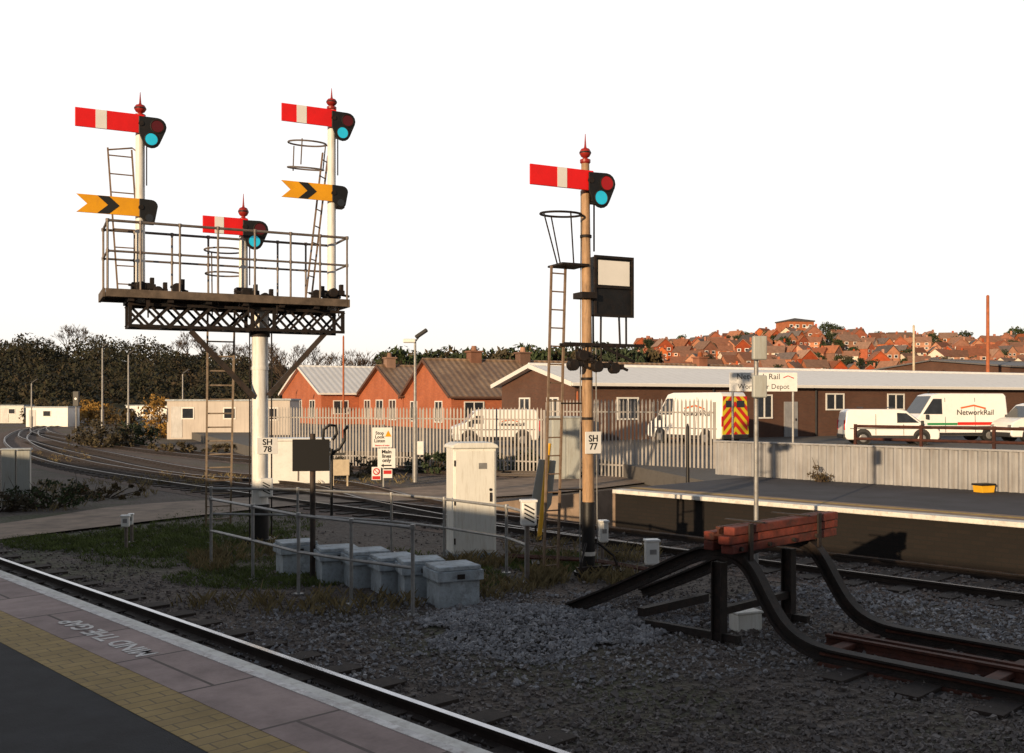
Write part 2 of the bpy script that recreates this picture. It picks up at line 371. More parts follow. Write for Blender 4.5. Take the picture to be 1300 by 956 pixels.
# ---------------------------------------------------------------- stones, grass (stuff)
def stones(n,fn,s0,s1,name,m,label):
    mb=MB()
    C=[(-1,-1,-1),(1,-1,-1),(1,1,-1),(-1,1,-1),(-1,-1,1),(1,-1,1),(1,1,1),(-1,1,1)]
    Fc=[(0,3,2,1),(4,5,6,7),(0,1,5,4),(1,2,6,5),(2,3,7,6),(3,0,4,7)]
    for _ in range(n):
        p=fn()
        if p is None: continue
        r=U(s0,s1)*(.5+.9*random.random()**2.5); m3=Matrix.Rotation(U(0,6.3),3,'Z')@Matrix.Rotation(U(-.7,.7),3,'X')@Matrix.Rotation(U(-.7,.7),3,'Y')
        a,b,c=U(.6,1.2)*r,U(.5,1)*r,U(.4,.8)*r
        mb.add([p+m3@Vector((x*a*U(.5,1.1),y*b*U(.5,1.1),zz*c*U(.5,1.1))) for x,y,zz in C],Fc)
    o=mb.build(name,m); tag(o,label,'ballast',kind='stuff'); return o
def f_gen():
    y=7.2+13*random.random()**1.6; k=U(-.55,.55); p=Vector((k*y,y,U(0,.02)))
    t=p.dot(Nv)
    if t<4.9 or t>15.4: return None
    if (p-G(440,690)).length<4 and random.random()<.75: return None
    return p
stones(34000,f_gen,.014,.027,'ballast_stones',M['stone2'],'dark brown ballast stones spread over the whole trackside')
hc=G(690,797)
def f_heap():
    a=U(0,6.28); r=math.sqrt(random.random())*(1+.18*sin(3*a+1)+.1*sin(7*a))
    p=hc+Vector((cos(a)*r*1.5,sin(a)*r*1.35,0)); p.z=max(0,.10*(1-r*r))*U(.5,1)+.01
    return p
stones(7000,f_heap,.016,.031,'ballast_heap',M['stone'],'paler grey ballast heap in front of the grey boxes')
def f_sp():
    a=U(0,6.28); r=U(.2,1)**.7*1.0
    return hc+Vector((cos(a)*r*3.6-.2,sin(a)*r*2.3-.2,U(.01,.03)))
stones(4200,f_sp,.014,.028,'scattered_ballast',M['stone'],'loose pale stones scattered thinly around the grey heap')
def f_r():
    s=U(-4,7.5); t=U(11.0,13.4); return TS(s,t,U(0,.05)*(1-abs(t-12.2)/1.2))
stones(6500,f_r,.018,.033,'ballast_shoulder',M['stone'],'paler grey ballast between the siding and the main line')
def f_c():
    s=U(-5,18); t=U(13.0,15.3); return TS(s,t,U(.0,.03))
stones(7000,f_c,.02,.035,'main_line_ballast',M['stone2'],'dark ballast bed beneath the main line by the far platform')
def f_s():
    s=U(-3,8.5); t=U(9.2,10.5); return TS(s,t,U(0,.02))
stones(3500,f_s,.016,.03,'siding_ballast',M['stone2'],'dirty ballast inside the buffer stop siding')
def grass(n,fn,h0,h1,name,m,label):
    mb=MB()
    for _ in range(n):
        p=fn(); hh=U(.5,1)
        for k in range(6):
            a=U(0,6.28); h=U(h0,h1)*hh; w=.004+.005*random.random(); q=p+Vector((U(-.06,.06),U(-.06,.06),0)); d=Vector((cos(a),sin(a),0)); e=Vector((-sin(a),cos(a),0))*w
            mb.add([q-e,q+e,q+d*h*.25+Vector((0,0,h*.6))+e*.6,q+d*h*.7+Vector((0,0,h))],[(0,1,2),(0,2,3)])
    return tag(mb.build(name,m),label,'grass',kind='stuff')
def gpatch(lst):
    def f():
        while True:
            px,py,rx,ry=random.choice(lst); a=U(0,6.28); r=math.sqrt(random.random()); y=py+sin(a)*r*ry
            if y>560: break
        return G(px+cos(a)*r*rx,y)
    return f
grass(7500,gpatch([(200,700,120,22),(300,665,110,18),(420,720,160,25),(250,690,150,20),(560,735,80,20),(60,690,60,10),(330,735,120,14),(700,715,60,14),(180,690,100,18),(240,680,130,14)]),.03,.10,'grass',M['grass'],'short green grass and moss around the left signal')
grass(1700,gpatch([(695,733,26,16),(690,738,16,8),(560,745,20,8),(690,700,50,20),(60,632,60,18),(330,700,60,15),(800,705,40,10),(620,750,60,12),(150,620,120,12),(450,610,80,6),(60,580,60,10),(230,610,90,8),(380,770,160,14),(270,715,30,12),(600,716,50,8),(770,735,40,8)]),.06,.24,'dry_grass',M['grass2'],'taller straw coloured tufts beside posts and rails')

# ---------------------------------------------------------------- semaphore signals
TH=R(26)
def mkS(O):
    ux,uy=cos(TH),sin(TH); vx,vy=-uy,ux
    def S(px,py,b=0.):
        k=(px-650)/F; a=(k*(O[1]+b*vy)-O[0]-b*vx)/(ux-k*uy); Y=O[1]+a*uy+b*vy
        return Vector((a,b,CH-(py-HZ)/F*Y))
    def W(p):
        d=Vector(p)-Vector((O[0],O[1],0)); return Vector((d.x*ux+d.y*uy, d.x*vx+d.y*vy, d.z))
    return S,W
def hull(pts):
    pts=sorted(set((round(x,5),round(y,5)) for x,y in pts))
    def half(ps):
        h=[]
        for p in ps:
            while len(h)>1 and (h[-1][0]-h[-2][0])*(p[1]-h[-2][1])-(h[-1][1]-h[-2][1])*(p[0]-h[-2][0])<=0: h.pop()
            h.append(p)
        return h
    a=half(pts); b=half(pts[::-1]); return a[:-1]+b[:-1]
def circ(c,r,n=16): return [(c[0]+cos(2*pi*k/n)*r,c[1]+sin(2*pi*k/n)*r) for k in range(n)]
def finial(par,a,b,z0,z1,r,mball):
    h=z1-z0
    f=MB().lathe([(r*1.0,z0),(r*1.25,z0+.02),(r*1.25,z0+.06),(r*.6,z0+.08),(r*.5,z0+h*.2),(r*1.0,z0+h*.24),(r*1.35,z0+h*.33),(r*1.35,z0+h*.40),(r*1.0,z0+h*.49),(r*.35,z0+h*.53),(r*.25,z0+h*.6),(r*.18,z0+h*.75),(.005,z1)],(a,b,0)).build('finial',mball,par,smooth=True)
    MB().lathe([(r*1.38,z0+h*.34),(r*1.42,z0+h*.365),(r*1.38,z0+h*.39)],(a,b,0)).build('finial_band',M['black'],f)
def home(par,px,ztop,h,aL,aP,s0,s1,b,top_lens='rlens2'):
    w=aP-aL+.06; z0=ztop-h
    m=MB().prism([(0,0),(w,0),(w,h),(0,h)],(aL,b,z0),(1,0,0),(0,0,1),(0,-.03,0))
    arm=m.build('signal_arm',M['red'],par,bev=.008)
    MB().b2(aL+w*s0,aL+w*s1,b-.034,b-.029,z0+.004,z0+h-.004).build('white_stripe',M['swhite'],arm)
    c1=(aP+.27,z0+h*.42); c2=(aP+.17,z0-.10); r=.155
    pts=circ(c1,r)+circ(c2,r)+[(aP-.04,z0+h*.9),(aP-.04,z0+.0)]
    sp=MB().prism(hull(pts),(0,b-.035,0),(1,0,0),(0,0,1),(0,-.03,0)).build('spectacle_plate',M['black'],par,bev=.01)
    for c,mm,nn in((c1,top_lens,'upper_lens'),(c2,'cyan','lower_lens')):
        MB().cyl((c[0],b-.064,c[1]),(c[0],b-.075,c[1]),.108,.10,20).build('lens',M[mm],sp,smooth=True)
        MB().tube([(c[0]+cos(2*pi*k/20)*.115,b-.068,c[1]+sin(2*pi*k/20)*.115) for k in range(20)],.012,5,True).build('lens_rim',M['dark'],sp,smooth=True)
    MB().b2(aP+.06,aP+.26,b+.03,b+.25,z0-.15,z0+.12).cyl((aP+.16,b+.14,z0+.12),(aP+.16,b+.14,z0+.2),.06,.04).build('signal_lamp',M['black'],par,bev=.01)
    MB().cyl((aP,b-.08,z0+h*.5),(aP,b+.14,z0+h*.5),.045,n=12).box((aP,b+.02,z0+h*.5),(.24,.08,.14)).bar((aP+.1,b+.03,z0+.1),(aP+.1,b+.03,z0-.9),.02,.02).build('pivot_bracket',M['dark'],par)
def distant(par,ztop,h,aL,aP,b):
    w=aP-aL+.06; z0=ztop-h; n=h*.55
    poly=[(0,0),(w,0),(w,h),(0,h),(n,h/2)]
    arm=MB().prism(poly,(aL,b,z0),(1,0,0),(0,0,1),(0,-.03,0)).build('distant_arm',M['yellow'],par)
    q=w*.30; ch=[(q,0.004),(q+w*.17,0.004),(q+w*.17+n,h/2),(q+w*.17,h-.004),(q,h-.004),(q+n,h/2)]
    MB().prism(ch,(aL,b-.031,z0),(1,0,0),(0,0,1),(0,-.004,0)).build('black_chevron',M['txt'],arm)
    c1=(aP+.17,z0+h*.62);c2=(aP+.14,z0-.02)
    sp=MB().prism(hull(circ(c1,.11)+circ(c2,.10)+[(aP-.03,z0),(aP-.03,z0+h)]),(0,b-.035,0),(1,0,0),(0,0,1),(0,-.03,0)).build('spectacle_plate',M['black'],par,bev=.01)
    MB().cyl((c2[0],b-.064,c2[1]),(c2[0],b-.07,c2[1]),.07,.066,16).build('lens',M['glass'],sp)
    MB().b2(aP+.06,aP+.24,b+.03,b+.22,z0-.1,z0+.14).build('signal_lamp',M['black'],par,bev=.01)
    MB().cyl((aP,b-.08,z0+h*.5),(aP,b+.14,z0+h*.5),.045,n=12).box((aP,b+.02,z0+h*.5),(.22,.08,.12)).build('pivot_bracket',M['dark'],par)
def ladder(par,p0,p1,wv,m,gap=.28,r=.018,name='ladder'):
    p0=Vector(p0);p1=Vector(p1);wv=Vector(wv)/2; mb=MB()
    for sg in(-1,1): mb.bar(p0+wv*sg,p1+wv*sg,r*1.6,r*2.4)
    n=int((p1-p0).length/gap)
    for i in range(1,n+1):
        q=p0+(p1-p0)*((i-.4)/n); mb.cyl(q-wv,q+wv,r*.7,n=6)
    return mb.build(name,m,par)
def ring(par,c,r,m,name='safety_hoop',tube=.014,tl=0):
    return MB().tube([Vector(c)+Vector((cos(2*pi*k/24)*r,sin(2*pi*k/24)*r,sin(2*pi*k/24)*tl)) for k in range(24)],tube,6,True).build(name,m,par,smooth=True)

O=((330-650)/F*18.6,18.6); S,Wl=mkS(O)
sg=thing('bracket_signal','tall white bracket signal with three arms and railed walkway, plated SH 78','railway signal',(O[0],O[1],0),TH)
MB().cyl((0,0,.7),(0,0,4.36),.150,.150,24).build('signal_post',M['white'],sg,smooth=True)
MB().lathe([(.3,0),(.3,.08),(.165,.08),(.165,.66),(.18,.66),(.18,.72),(.151,.72)],(0,0,0),20).build('post_base',M['black'],sg,smooth=True)
MB().cyl((0,0,3.22),(0,0,3.28),.165,n=20).build('post_collar',M['white'],sg,smooth=True)
MB().cyl((0,0,3.84),(0,0,4.0),.185,n=20).build('post_collar',M['dark'],sg,smooth=True)
zt,zb=4.36,3.93; a0,a1=-2.33,S(437,400,-.3).x
for b in(-.3,.3):
    mb=MB(); mb.b2(a0,a1,b-.035,b+.035,zt-.05,zt).b2(a0,a1,b-.035,b+.035,zb,zb+.05)
    n=11; st=(a1-a0)/n
    for i in range(n):
        x=a0+i*st
        mb.bar((x,b-.012,zb+.03),(x+st,b-.012,zt-.03),.018,.045); mb.bar((x,b+.012,zt-.03),(x+st,b+.012,zb+.03),.018,.045)
    for x in(a0+.03,-.2,.2,a1-.03): mb.b2(x-.03,x+.03,b-.03,b+.03,zb+.05,zt-.05)
    mb.build('lattice_girder',M['dark'],sg)
for x in [a0+.05+i*.55 for i in range(7)]: MB().b2(x-.03,x+.03,-.265,.265,zb+.002,zb+.05).build('cross_member',M['dark'],sg)
aE=S(440,372,-.5).x; aS=-2.68
mb=MB(); nb=21; st=(aE-.05-aS)/nb
for i in range(nb): mb.b2(aS+i*st,aS+i*st+st*.93,-.5,.5,zt+.14,zt+.185)
mb.build('walkway_deck',M['deck'],sg)
for q in((aS-.03,aE,-.56,-.505,zt+.06,zt+.2),(aS-.03,aE,.505,.56,zt+.06,zt+.2),(aS-.08,aS-.035,-.56,.56,zt+.05,zt+.2),(aE+.005,aE+.05,-.56,.56,zt+.05,zt+.2)): MB().b2(*q).build('deck_beam',M['deck'],sg,bev=.006)
for x in [-2.3+i*.65 for i in range(6)]: MB().b2(x-.05,x+.05,-.5,.5,zt+.002,zt+.138).build('deck_bearer',M['dark'],sg)
TR=5.72; MR=5.2
xs=[aS,-2.15,-1.5,-.85,-.2,.45,1.0,aE]
for b in(-.53,.53):
    for zz,rr in((TR,.024),(MR,.02)): MB().cyl((aS,b,zz),(aE,b,zz),rr,n=8).build('handrail',M['galvd'],sg,smooth=True)
    for x in xs:
        MB().cyl((x,b,zt+.2),(x,b,TR+.01),.020,n=8).lathe([(.03,-.03),(.035,0),(.03,.03)],(x,b,TR),8).lathe([(.028,-.03),(.03,0),(.028,.03)],(x,b,MR),8).build('railing_post',M['galvd'],sg,smooth=True)
for x in(aS,aE):
    for zz,rr in((TR,.024),(MR,.02)): MB().cyl((x,-.53,zz),(x,.53,zz),rr,n=8).build('handrail',M['galvd'],sg,smooth=True)
for q0,q1 in(((242,420),(322,504)),((412,424),(341,502))):
    MB().bar(S(*q0,-.2),S(*q1,-.12),.07,.09).build('diagonal_brace',M['brace'],sg)
def doll(px,pytop,pybase,r=.078,b=-.12):
    t=S(px,pytop,b)
    MB().cyl((t.x,b,zt),(t.x,b,t.z),r*1.08,r,16).build('doll_post',M['white'],sg,smooth=True)
    MB().box((t.x,b,zt+.3),(.3,.26,.12)).build('doll_socket',M['dark'],sg,bev=.01)
    return t
t=doll(178,150,360); finial(sg,t.x,t.y,t.z,S(178,117,-.12).z,.075,M['finred'])
e=S(95,136,-.22); p=S(176,147,-.22); home(sg,178,p.z+.02,.325,e.x,t.x,.29,.45,-.22)
e=S(97,248,-.22); p=S(176,254,-.22); distant(sg,p.z+.02,.31,e.x,t.x,-.22)
t=doll(421,140,378); finial(sg,t.x,t.y,t.z,S(421,112,-.12).z,.075,M['finred'])
e=S(357,133,-.22); p=S(420,139,-.22); home(sg,421,p.z+.0,.335,e.x,t.x,.27,.45,-.22)
e=S(357,231,-.22); p=S(420,235,-.22); distant(sg,p.z+.0,.31,e.x,t.x,-.22)
t=doll(309,282,378); finial(sg,t.x,t.y,t.z,S(309,246,-.12).z,.07,M['finred'])
e=S(257,277,-.22); p=S(308,279,-.22); home(sg,309,p.z+.02,.31,e.x,t.x,.26,.46,-.22)
q0=S(165,368,.3); q1=S(152,189,.3); ladder(sg,(q0.x,.3,zt+.18),(q1.x,.3,q1.z),(.40,.0,0),M['lad'],.3)
MB().tube([S(138,190,.3),S(168,188,.3),S(178,196,-.05)],.015,6).build('ladder_stay',M['lad'],sg)
q0=S(391,378,.25); q1=S(413,196,.25); ladder(sg,(q0.x,.25,zt+.18),(q1.x,.25,q1.z),(.16,.2,0),M['lad'],.3)
c=S(390,182,.2); ring(sg,c,.36,M['galvd'],tl=.04,tube=.018); c2=S(388,214,.2); ring(sg,c2,.34,M['galvd'],tl=.06,tube=.018)
for k in(0,2.1,4.2): MB().cyl(c+Vector((cos(k)*.36,sin(k)*.36,0)),c2+Vector((cos(k)*.34,sin(k)*.34,0)),.013,n=6).build('hoop_strut',M['galvd'],sg)
MB().cyl(c+Vector((.33,0,0)),S(421,186,-.1),.014,n=6).build('hoop_stay',M['galvd'],sg)
c=S(285,318,.2); ring(sg,c,.36,M['galvd'],tube=.017); c2=S(285,348,.2); ring(sg,c2,.34,M['galvd'],tube=.017)
for k in(0,2.1,4.2): MB().cyl(c+Vector((cos(k)*.36,sin(k)*.36,0)),c2+Vector((cos(k)*.34,sin(k)*.34,-.8)),.013,n=6).build('hoop_strut',M['galvd'],sg)
for (px,py,w) in((186,364,.30),(205,370,.2),(228,366,.16),(318,372,.3),(340,378,.2),(405,374,.2),(428,372,.26)):
    c=S(px,py,-.42)
    MB().box((c.x,-.42,c.z),(w,.14,.09)).cyl((c.x-w*.3,-.5,c.z),(c.x-w*.3,-.36,c.z),.085,n=14).bar((c.x-w,-.44,c.z+.02),(c.x+w*.9,-.44,c.z-.06),.03,.045).box((c.x+w*.3,-.42,c.z+.09),(.07,.1,.14)).build('balance_lever',M['dark'],sg,bev=.008)
for px in(188,316,352,430):
    c=S(px,385,-.45); MB().cyl((c.x,-.45,c.z+.2),(c.x,-.45,c.z-.25),.014,n=6).box((c.x,-.45,c.z),(.06,.05,.1)).build('pull_rod',M['dark'],sg)
MB().cyl((.19,-.12,.1),(.19,-.12,3.95),.014,n=6).build('down_rod',M['dark'],sg); MB().cyl((-.2,-.05,.1),(-.2,-.05,3.95),.012,n=6).build('down_rod',M['dark'],sg)
q=Wl(G(277,668)); ladder(sg,(q.x,q.y,0),(S(281,432,.65).x,.65,zt+.1),(.50,.0,0),M['lad2'],.3,.024,'access_ladder')
pz=S(338,566,-.17)
pp=MB().box((pz.x+.02,-.175,pz.z),(.38,.012,.30)).build('number_plate',M['sign'],sg,bev=.004)
text('SH\n78',.155,M['txt'],pp,(pz.x+.02,-.183,pz.z),(pi/2,0,0),'plate_lettering',.003)
pz=S(337,619,-.17)
tp=MB().box((pz.x,-.2,pz.z),(.25,.1,.36)).build('signal_telephone',M['pwhite'],sg,bev=.03)
mb=MB()
for i in range(4): mb.box((pz.x,-.253,pz.z+.0-.05*i+.07),(.15,.004,.018),tilt=Matrix.Rotation(.5,3,'Y'))
mb.build('telephone_hatching',M['txt'],tp)

# --- SH77
O2=((747-650)/F*15.07,15.07); S2,Wl2=mkS(O2)
s7=thing('post_signal','single tan post signal with red arm, ladder and square indicator box, plated SH 77','railway signal',(O2[0],O2[1],0),TH)
top=S2(743,208); bx_=top.x
MB().cyl((0,0,1.07),(bx_,0,top.z),.092,.062,20).build('signal_post',M['tan'],s7,smooth=True)
MB().lathe([(.22,0),(.22,.06),(.105,.06),(.097,1.07),(.104,1.07),(.104,1.11),(.091,1.11)],(0,0,0),18).build('post_base',M['black'],s7,smooth=True)
MB().cyl((0,0,.30),(0,0,.36),.106,n=18).build('white_band',M['nose'],s7,smooth=True)
for zz in(2.95,2.35,5.1): MB().cyl((bx_*zz/top.z,0,zz),(bx_*zz/top.z,0,zz+.04),.09,n=18).build('post_strap',M['dark'],s7,smooth=True)
finial(s7,bx_,0,top.z,S2(743,170).z,.065,M['finred'])
e=S2(672,209,-.12); p=S2(742,217,-.12); home(s7,743,p.z+.01,.30,e.x,bx_+.0,.42,.57,-.12,'rlens')
c=S2(712,272,.1); ring(s7,c,.31,M['dark'],tube=.018,tl=.02)
l=S2(720,336,.1)
MB().b2(l.x-.2,l.x+.26,-.12,.35,l.z-.03,l.z).build('landing',M['dark'],s7)
for q0,q1 in((c+Vector((-.29,0,0)),(l.x-.17,.1,l.z)),(c+Vector((0,.3,0)),(l.x,.3,l.z)),(c+Vector((0,-.3,0)),(l.x,-.1,l.z)),(c+Vector((.3,0,0)),(bx_,0,c.z))): MB().cyl(q0,q1,.013,n=6).build('hoop_strut',M['dark'],s7)
q0=S2(699,700,.15); q1=S2(709,338,.15); ladder(s7,(q0.x,.15,0),(q1.x,.15,q1.z),(.25,.02,0),M['lad'],.27,.017,'access_ladder')
for zz in(1.3,2.6): 
    u_=q0.x+(q1.x-q0.x)*zz/q1.z; MB().cyl((u_+.1,.15,zz),(.0,.0,zz),.014,n=6).build('ladder_stay',M['dark'],s7)
i0=S2(755,325,-.05); i1=S2(805,402,-.05); w=i1.x-i0.x; h=i0.z-i1.z; cz=(i0.z+i1.z)/2
MB().b2(i0.x,i1.x,-.02,.22,i1.z,i0.z).build('indicator_box',M['black'],s7,bev=.01)
MB().b2(i0.x+.08,i1.x-.07,-.03,-.021,cz+.02,i0.z-.05).build('indicator_screen',M['swhite'],s7)
mb=MB(); 
for x in(i0.x+.02,i1.x-.02): mb.b2(x-.018,x+.018,-.05,-.02,i1.z-.02,i0.z+.02)
mb.b2(i0.x+.04,i1.x-.04,-.05,-.021,i0.z-.02,i0.z+.02).b2(i0.x+.04,i1.x-.04,-.05,-.021,cz-.03,cz+.0).b2(i0.x+.04,i1.x-.04,-.05,-.021,i1.z-.02,i1.z+.02); mb.build('indicator_frame',M['dark'],s7)
for x in(i0.x+.06,i0.x+.2,i1.x-.18,i1.x-.05): MB().cyl((x,.1,i1.z),(x+U(-.02,.02),.1,S2(780,437).z),.018,n=6).build('hanging_conduit',M['dark'],s7)
c=S2(742,376); MB().b2(c.x-.12,c.x+.14,-.14,.14,c.z-.04,c.z+.05).b2(c.x+.1,i0.x+.01,-.03,.03,c.z-.03,c.z+.03).build('indicator_bracket',M['dark'],s7)
MB().b2(S2(742,250).x-.11,S2(742,250).x+.11,-.1,.1,S2(742,222).z-.03,S2(742,222).z+.03).build('arm_collar',M['dark'],s7)
zz=S2(745,438).z
for q in((S2(711,438).x,S2(812,438).x,-.14,-.10,zz-.02,zz+.025),(S2(716,438).x,S2(800,438).x,.10,.14,zz-.02,zz+.025)): MB().b2(*q).build('cross_arm',M['dark'],s7)
MB().bar((.1,-.12,zz),(S2(800,437).x,-.12,zz-.25),.03,.04).build('arm_strut',M['dark'],s7)
for (px,py,w) in((730,462,.2),(762,464,.26),(782,466,.2),(741,450,.16)):
    c=S2(px,py,-.1); MB().box((c.x,-.13,c.z),(w,.1,.08)).cyl((c.x-w*.3,-.2,c.z-.02),(c.x-w*.3,-.08,c.z-.02),.085,n=14).bar((c.x-w*.8,-.15,c.z+.08),(c.x+w*.9,-.15,c.z-.05),.03,.04).build('balance_weight',M['dark'],s7,bev=.008)
    MB().cyl((c.x,-.13,c.z),(c.x,-.13,zz),.013,n=6).build('pull_rod',M['dark'],s7)
MB().cyl((.13,-.05,.2),(.1,-.05,zz),.01,n=6).build('down_rod',M['galv'],s7); MB().cyl((-.12,.05,.2),(-.1,.05,top.z-.4),.01,n=6).build('down_rod',M['galv'],s7)
pz=S2(753,562,-.12)
pp=MB().box((pz.x,-.12,pz.z),(.275,.012,.33)).build('number_plate',M['sign'],s7,bev=.004)
text('SH\n77',.14,M['txt'],pp,(pz.x,-.128,pz.z),(pi/2,0,0),'plate_lettering',.003)
MB().tube([(-.1,-.1,.5),(-.3,-.3,.25),(-.34,-.3,0)],.02,6).tube([(.1,-.1,.5),(.32,-.2,.3),(.4,-.3,0)],.02,6).b2(-.3,.3,-.2,-.14,.1,.16).b2(-.18,.18,-.25,-.1,.02,.09).build('base_crank',M['dark'],s7)

# ---------------------------------------------------------------- buffer stop
bs=thing('buffer_stop','weathered bent rail buffer stop with rusty red stacked cross beams at the siding end','buffer stop',rz=A)
prof=[(8.4,.03),(7.6,.38),(6.9,.72),(6.65,.84),(6.42,.93),(6.2,.965),(6.0,.945),(5.86,.87),(5.75,.74),(5.62,.53),(5.48,.33),(5.33,.2),(5.15,.12),(4.9,.08),(4.3,.07),(2.5,.06)]
BP=[(-.072,-.065),(.072,-.065),(.072,-.042),(.02,-.028),(.02,.036),(.042,.05),(.042,.083),(-.042,.083),(-.042,.05),(-.02,.036),(-.02,-.028),(-.072,-.042)]
for t in(9.12,10.55):
    MB().sweep(smooth_pts([(t,s,zz+.03) for s,zz in prof],3),BP,side=(1,0,0)).build('bent_rail',M['bdark'],bs,smooth=True)
    MB().b2(t-.022,t+.022,6.16,6.26,.0,.88).b2(t-.06,t+.06,6.142,6.16,0,.88).b2(t-.06,t+.06,6.26,6.278,0,.88).build('upright',M['bdark'],bs,bev=.004)
    MB().bar((t,5.95,.08),(t,7.2,.06),.07,.08).build('base_rail',M['bdark'],bs)
    MB().b2(t-.035,t+.035,5.80,5.82,.93,1.33).build('beam_bracket',M['bdark'],bs)
for i,(z0,z1,a,b,ya,yb,mm) in enumerate(((1.03,1.12,8.80,11.0,5.83,5.97,'bred'),(1.128,1.215,8.76,11.05,5.845,5.98,'bred2'),(1.222,1.31,8.83,11.02,5.825,5.96,'bred'))):
    MB().b2(a,b,ya,yb,z0,z1).build('front_beam',M[mm],bs,bev=.012)
for z0,z1,mm in((1.03,1.13,'bred'),(1.137,1.23,'bred2')): MB().b2(8.9,10.9,6.13,6.26,z0,z1).build('rear_beam',M[mm],bs,bev=.014)
MB().sweep([(8.85,6.04,1.2),(10.98,6.04,1.2)],[(u*.8,w_*.8) for u,w_ in RP]).build('beam_rail',M['rust'],bs)
for t in(9.35,10.3): MB().b2(t-.025,t+.025,5.80,6.28,1.314,1.328).build('beam_strap',M['bdark'],bs)
for t in(8.95,9.5,10.0,10.5): MB().cyl((t,5.84,1.075),(t,5.80,1.075),.026,n=6).build('bolt_head',M['bdark'],bs)
MB().b2(9.2,10.5,6.17,6.25,.3,.38).build('tie_bar',M['bdark'],bs); MB().b2(9.2,10.5,7.3,7.4,.1,.2).build('tie_bar',M['bdark'],bs)
for t in(9.78,9.95): MB().sweep([(t,5.3,.02),(t,-3,.02)],RP).build('check_rail',M['rust'],bs)
for s in(4.95,3.4): MB().b2(9.35,10.3,s,s+.14,.05,.11).build('cross_tie',M['rust'],bs,bev=.01)
o=MB().box((0,0,.1),(.32,.2,.2)).box((0,0,.215),(.36,.23,.03)).build('small_block',M['cab'],bev=.02); o.location=TS(6.35,9.85); o.rotation_euler=(0,0,.4); o['label']='pale block lying on the ground between the buffer stop frames'; o['category']='block'
# ---------------------------------------------------------------- equipment boxes
bxs=[(575,767,1.02),(534,757,1.0),(500,750,.97),(465,743,1.0),(428,737,.98),(376,727,.96)]
names=['rightmost and nearest grey lidded equipment box in the row behind the low railing','second grey lidded equipment box from the right end of the row','third grey lidded equipment box from the right, mid row','fourth grey lidded equipment box from the right end of the row','fifth grey lidded equipment box from the right, beside the black sign pole','leftmost grey lidded equipment box, standing by the black base of the left signal']
def eqbox(loc,rz,s,label):
    t=thing('equipment_box',label,'equipment box',loc,rz,'grey equipment boxes in a row')
    MB().b2(-.27,.27,-.23,.23,0,.33).build('box_body',M['box'],t,bev=.008)
    MB().b2(-.31,.31,-.27,.27,.333,.46).build('lid_rim',M['box'],t,bev=.007)
    MB().b2(-.285,.285,-.245,.245,.463,.515).build('lid',M['lid'],t,bev=.012)
    MB().b2(-.05,.05,-.28,-.272,.36,.42).build('latch',M['dark'],t)
    t.scale=(s,s,s); return t
for (px,py,s),nm in zip(bxs,names): eqbox(G(px,py),R(22)+U(-.09,.09),s,nm)
p=G(598,706); cb=thing('relay_cabinet','tall pale relay cabinet with sloped top beside the railing','cabinet',(p.x,p.y,0),R(16))
MB().b2(-.37,.37,-.28,.28,.08,1.84).build('cabinet_body',M['cab'],cb,bev=.015)
MB().b2(-.39,.39,-.3,.3,0,.08).build('plinth',M['box'],cb,bev=.01)
MB().prism([(-.41,1.843),(.41,1.843),(.39,1.9),(.3,1.94),(-.3,1.94),(-.39,1.9)],(0,-.32,0),(1,0,0),(0,0,1),(0,.64,0)).build('roof',M['cab'],cb,bev=.02)
dr=MB().b2(-.34,.34,-.297,-.281,.13,1.80).build('door',M['cab'],cb,bev=.006)
MB().b2(.25,.28,-.32,-.298,.95,1.1).cyl((.265,-.3,1.15),(.265,-.31,1.15),.025).build('handle',M['dark'],dr)
MB().b2(.06,.2,-.302,-.298,1.5,1.6).build('label_plate',M['galv'],dr)
for zz in(.3,.95,1.6): MB().cyl((-.35,-.3,zz-.05),(-.35,-.3,zz+.05),.014,n=8).build('hinge',M['dark'],cb)
def railing(label,posts,ztop,rails):
    t=thing('tube_railing',label,'railing',group='tubular trackside railings')
    pts=[G(px,py) for px,py in posts]
    for h in rails:
        MB().tube([p+Vector((0,0,h)) for p in pts],.022,8).build('rail',M['galv'],t,smooth=True)
    for p in pts:
        MB().cyl(p,p+Vector((0,0,ztop+.02)),.024,n=10).cyl(p,p+Vector((0,0,.02)),.07,n=10).lathe([(.032,-.035),(.038,0),(.032,.035)],p+Vector((0,0,ztop)),10).build('post',M['galv'],t,smooth=True)
railing('low tubular railing in front of the grey equipment boxes',[(268,720),(321,736),(379,755),(446,768),(524,781)],1.08,(1.08,.58))
railing('tubular railing behind the equipment boxes running to the white telephone post',[(268,690),(378,692),(497,702),(564,712),(643,728),(668,740)],1.02,(1.02,.55))
# ---------------------------------------------------------------- posts, small boxes
def boxpost(name,label,cat,px,pyb,zc,w,h,hatch=False,r=.03,d=.14,pm='galvd',bm='pwhite'):
    p=G(px,pyb); t=thing(name,label,cat,(p.x,p.y,0),R(10))
    MB().cyl((0,0.02,0),(0,0.02,zc+h*.3),r,n=10).cyl((0,.02,0),(0,.02,.03),r*2.2,n=8).build('post',M[pm],t,smooth=True)
    b=MB().b2(-w/2,w/2,-d/2-.05,d/2-.05,zc-h/2,zc+h/2).build('box_housing',M[bm],t,bev=.025)
    MB().b2(-w/2-.012,w/2+.012,-d/2-.065,d/2-.04,zc+h/2-.02,zc+h/2+.015).build('hood',M[bm],b,bev=.01)
    if hatch:
        mb=MB()
        for i in range(4): mb.box((0,-d/2-.053,zc-.09+.06*i),(w*.75,.004,.02),tilt=Matrix.Rotation(.5,3,'Y'))
        mb.build('black_hatching',M['txt'],b)
    else: MB().b2(-w*.25,w*.25,-d/2-.055,-d/2-.051,zc-.02,zc+.05).build('label_plate',M['galv'],b)
    return t
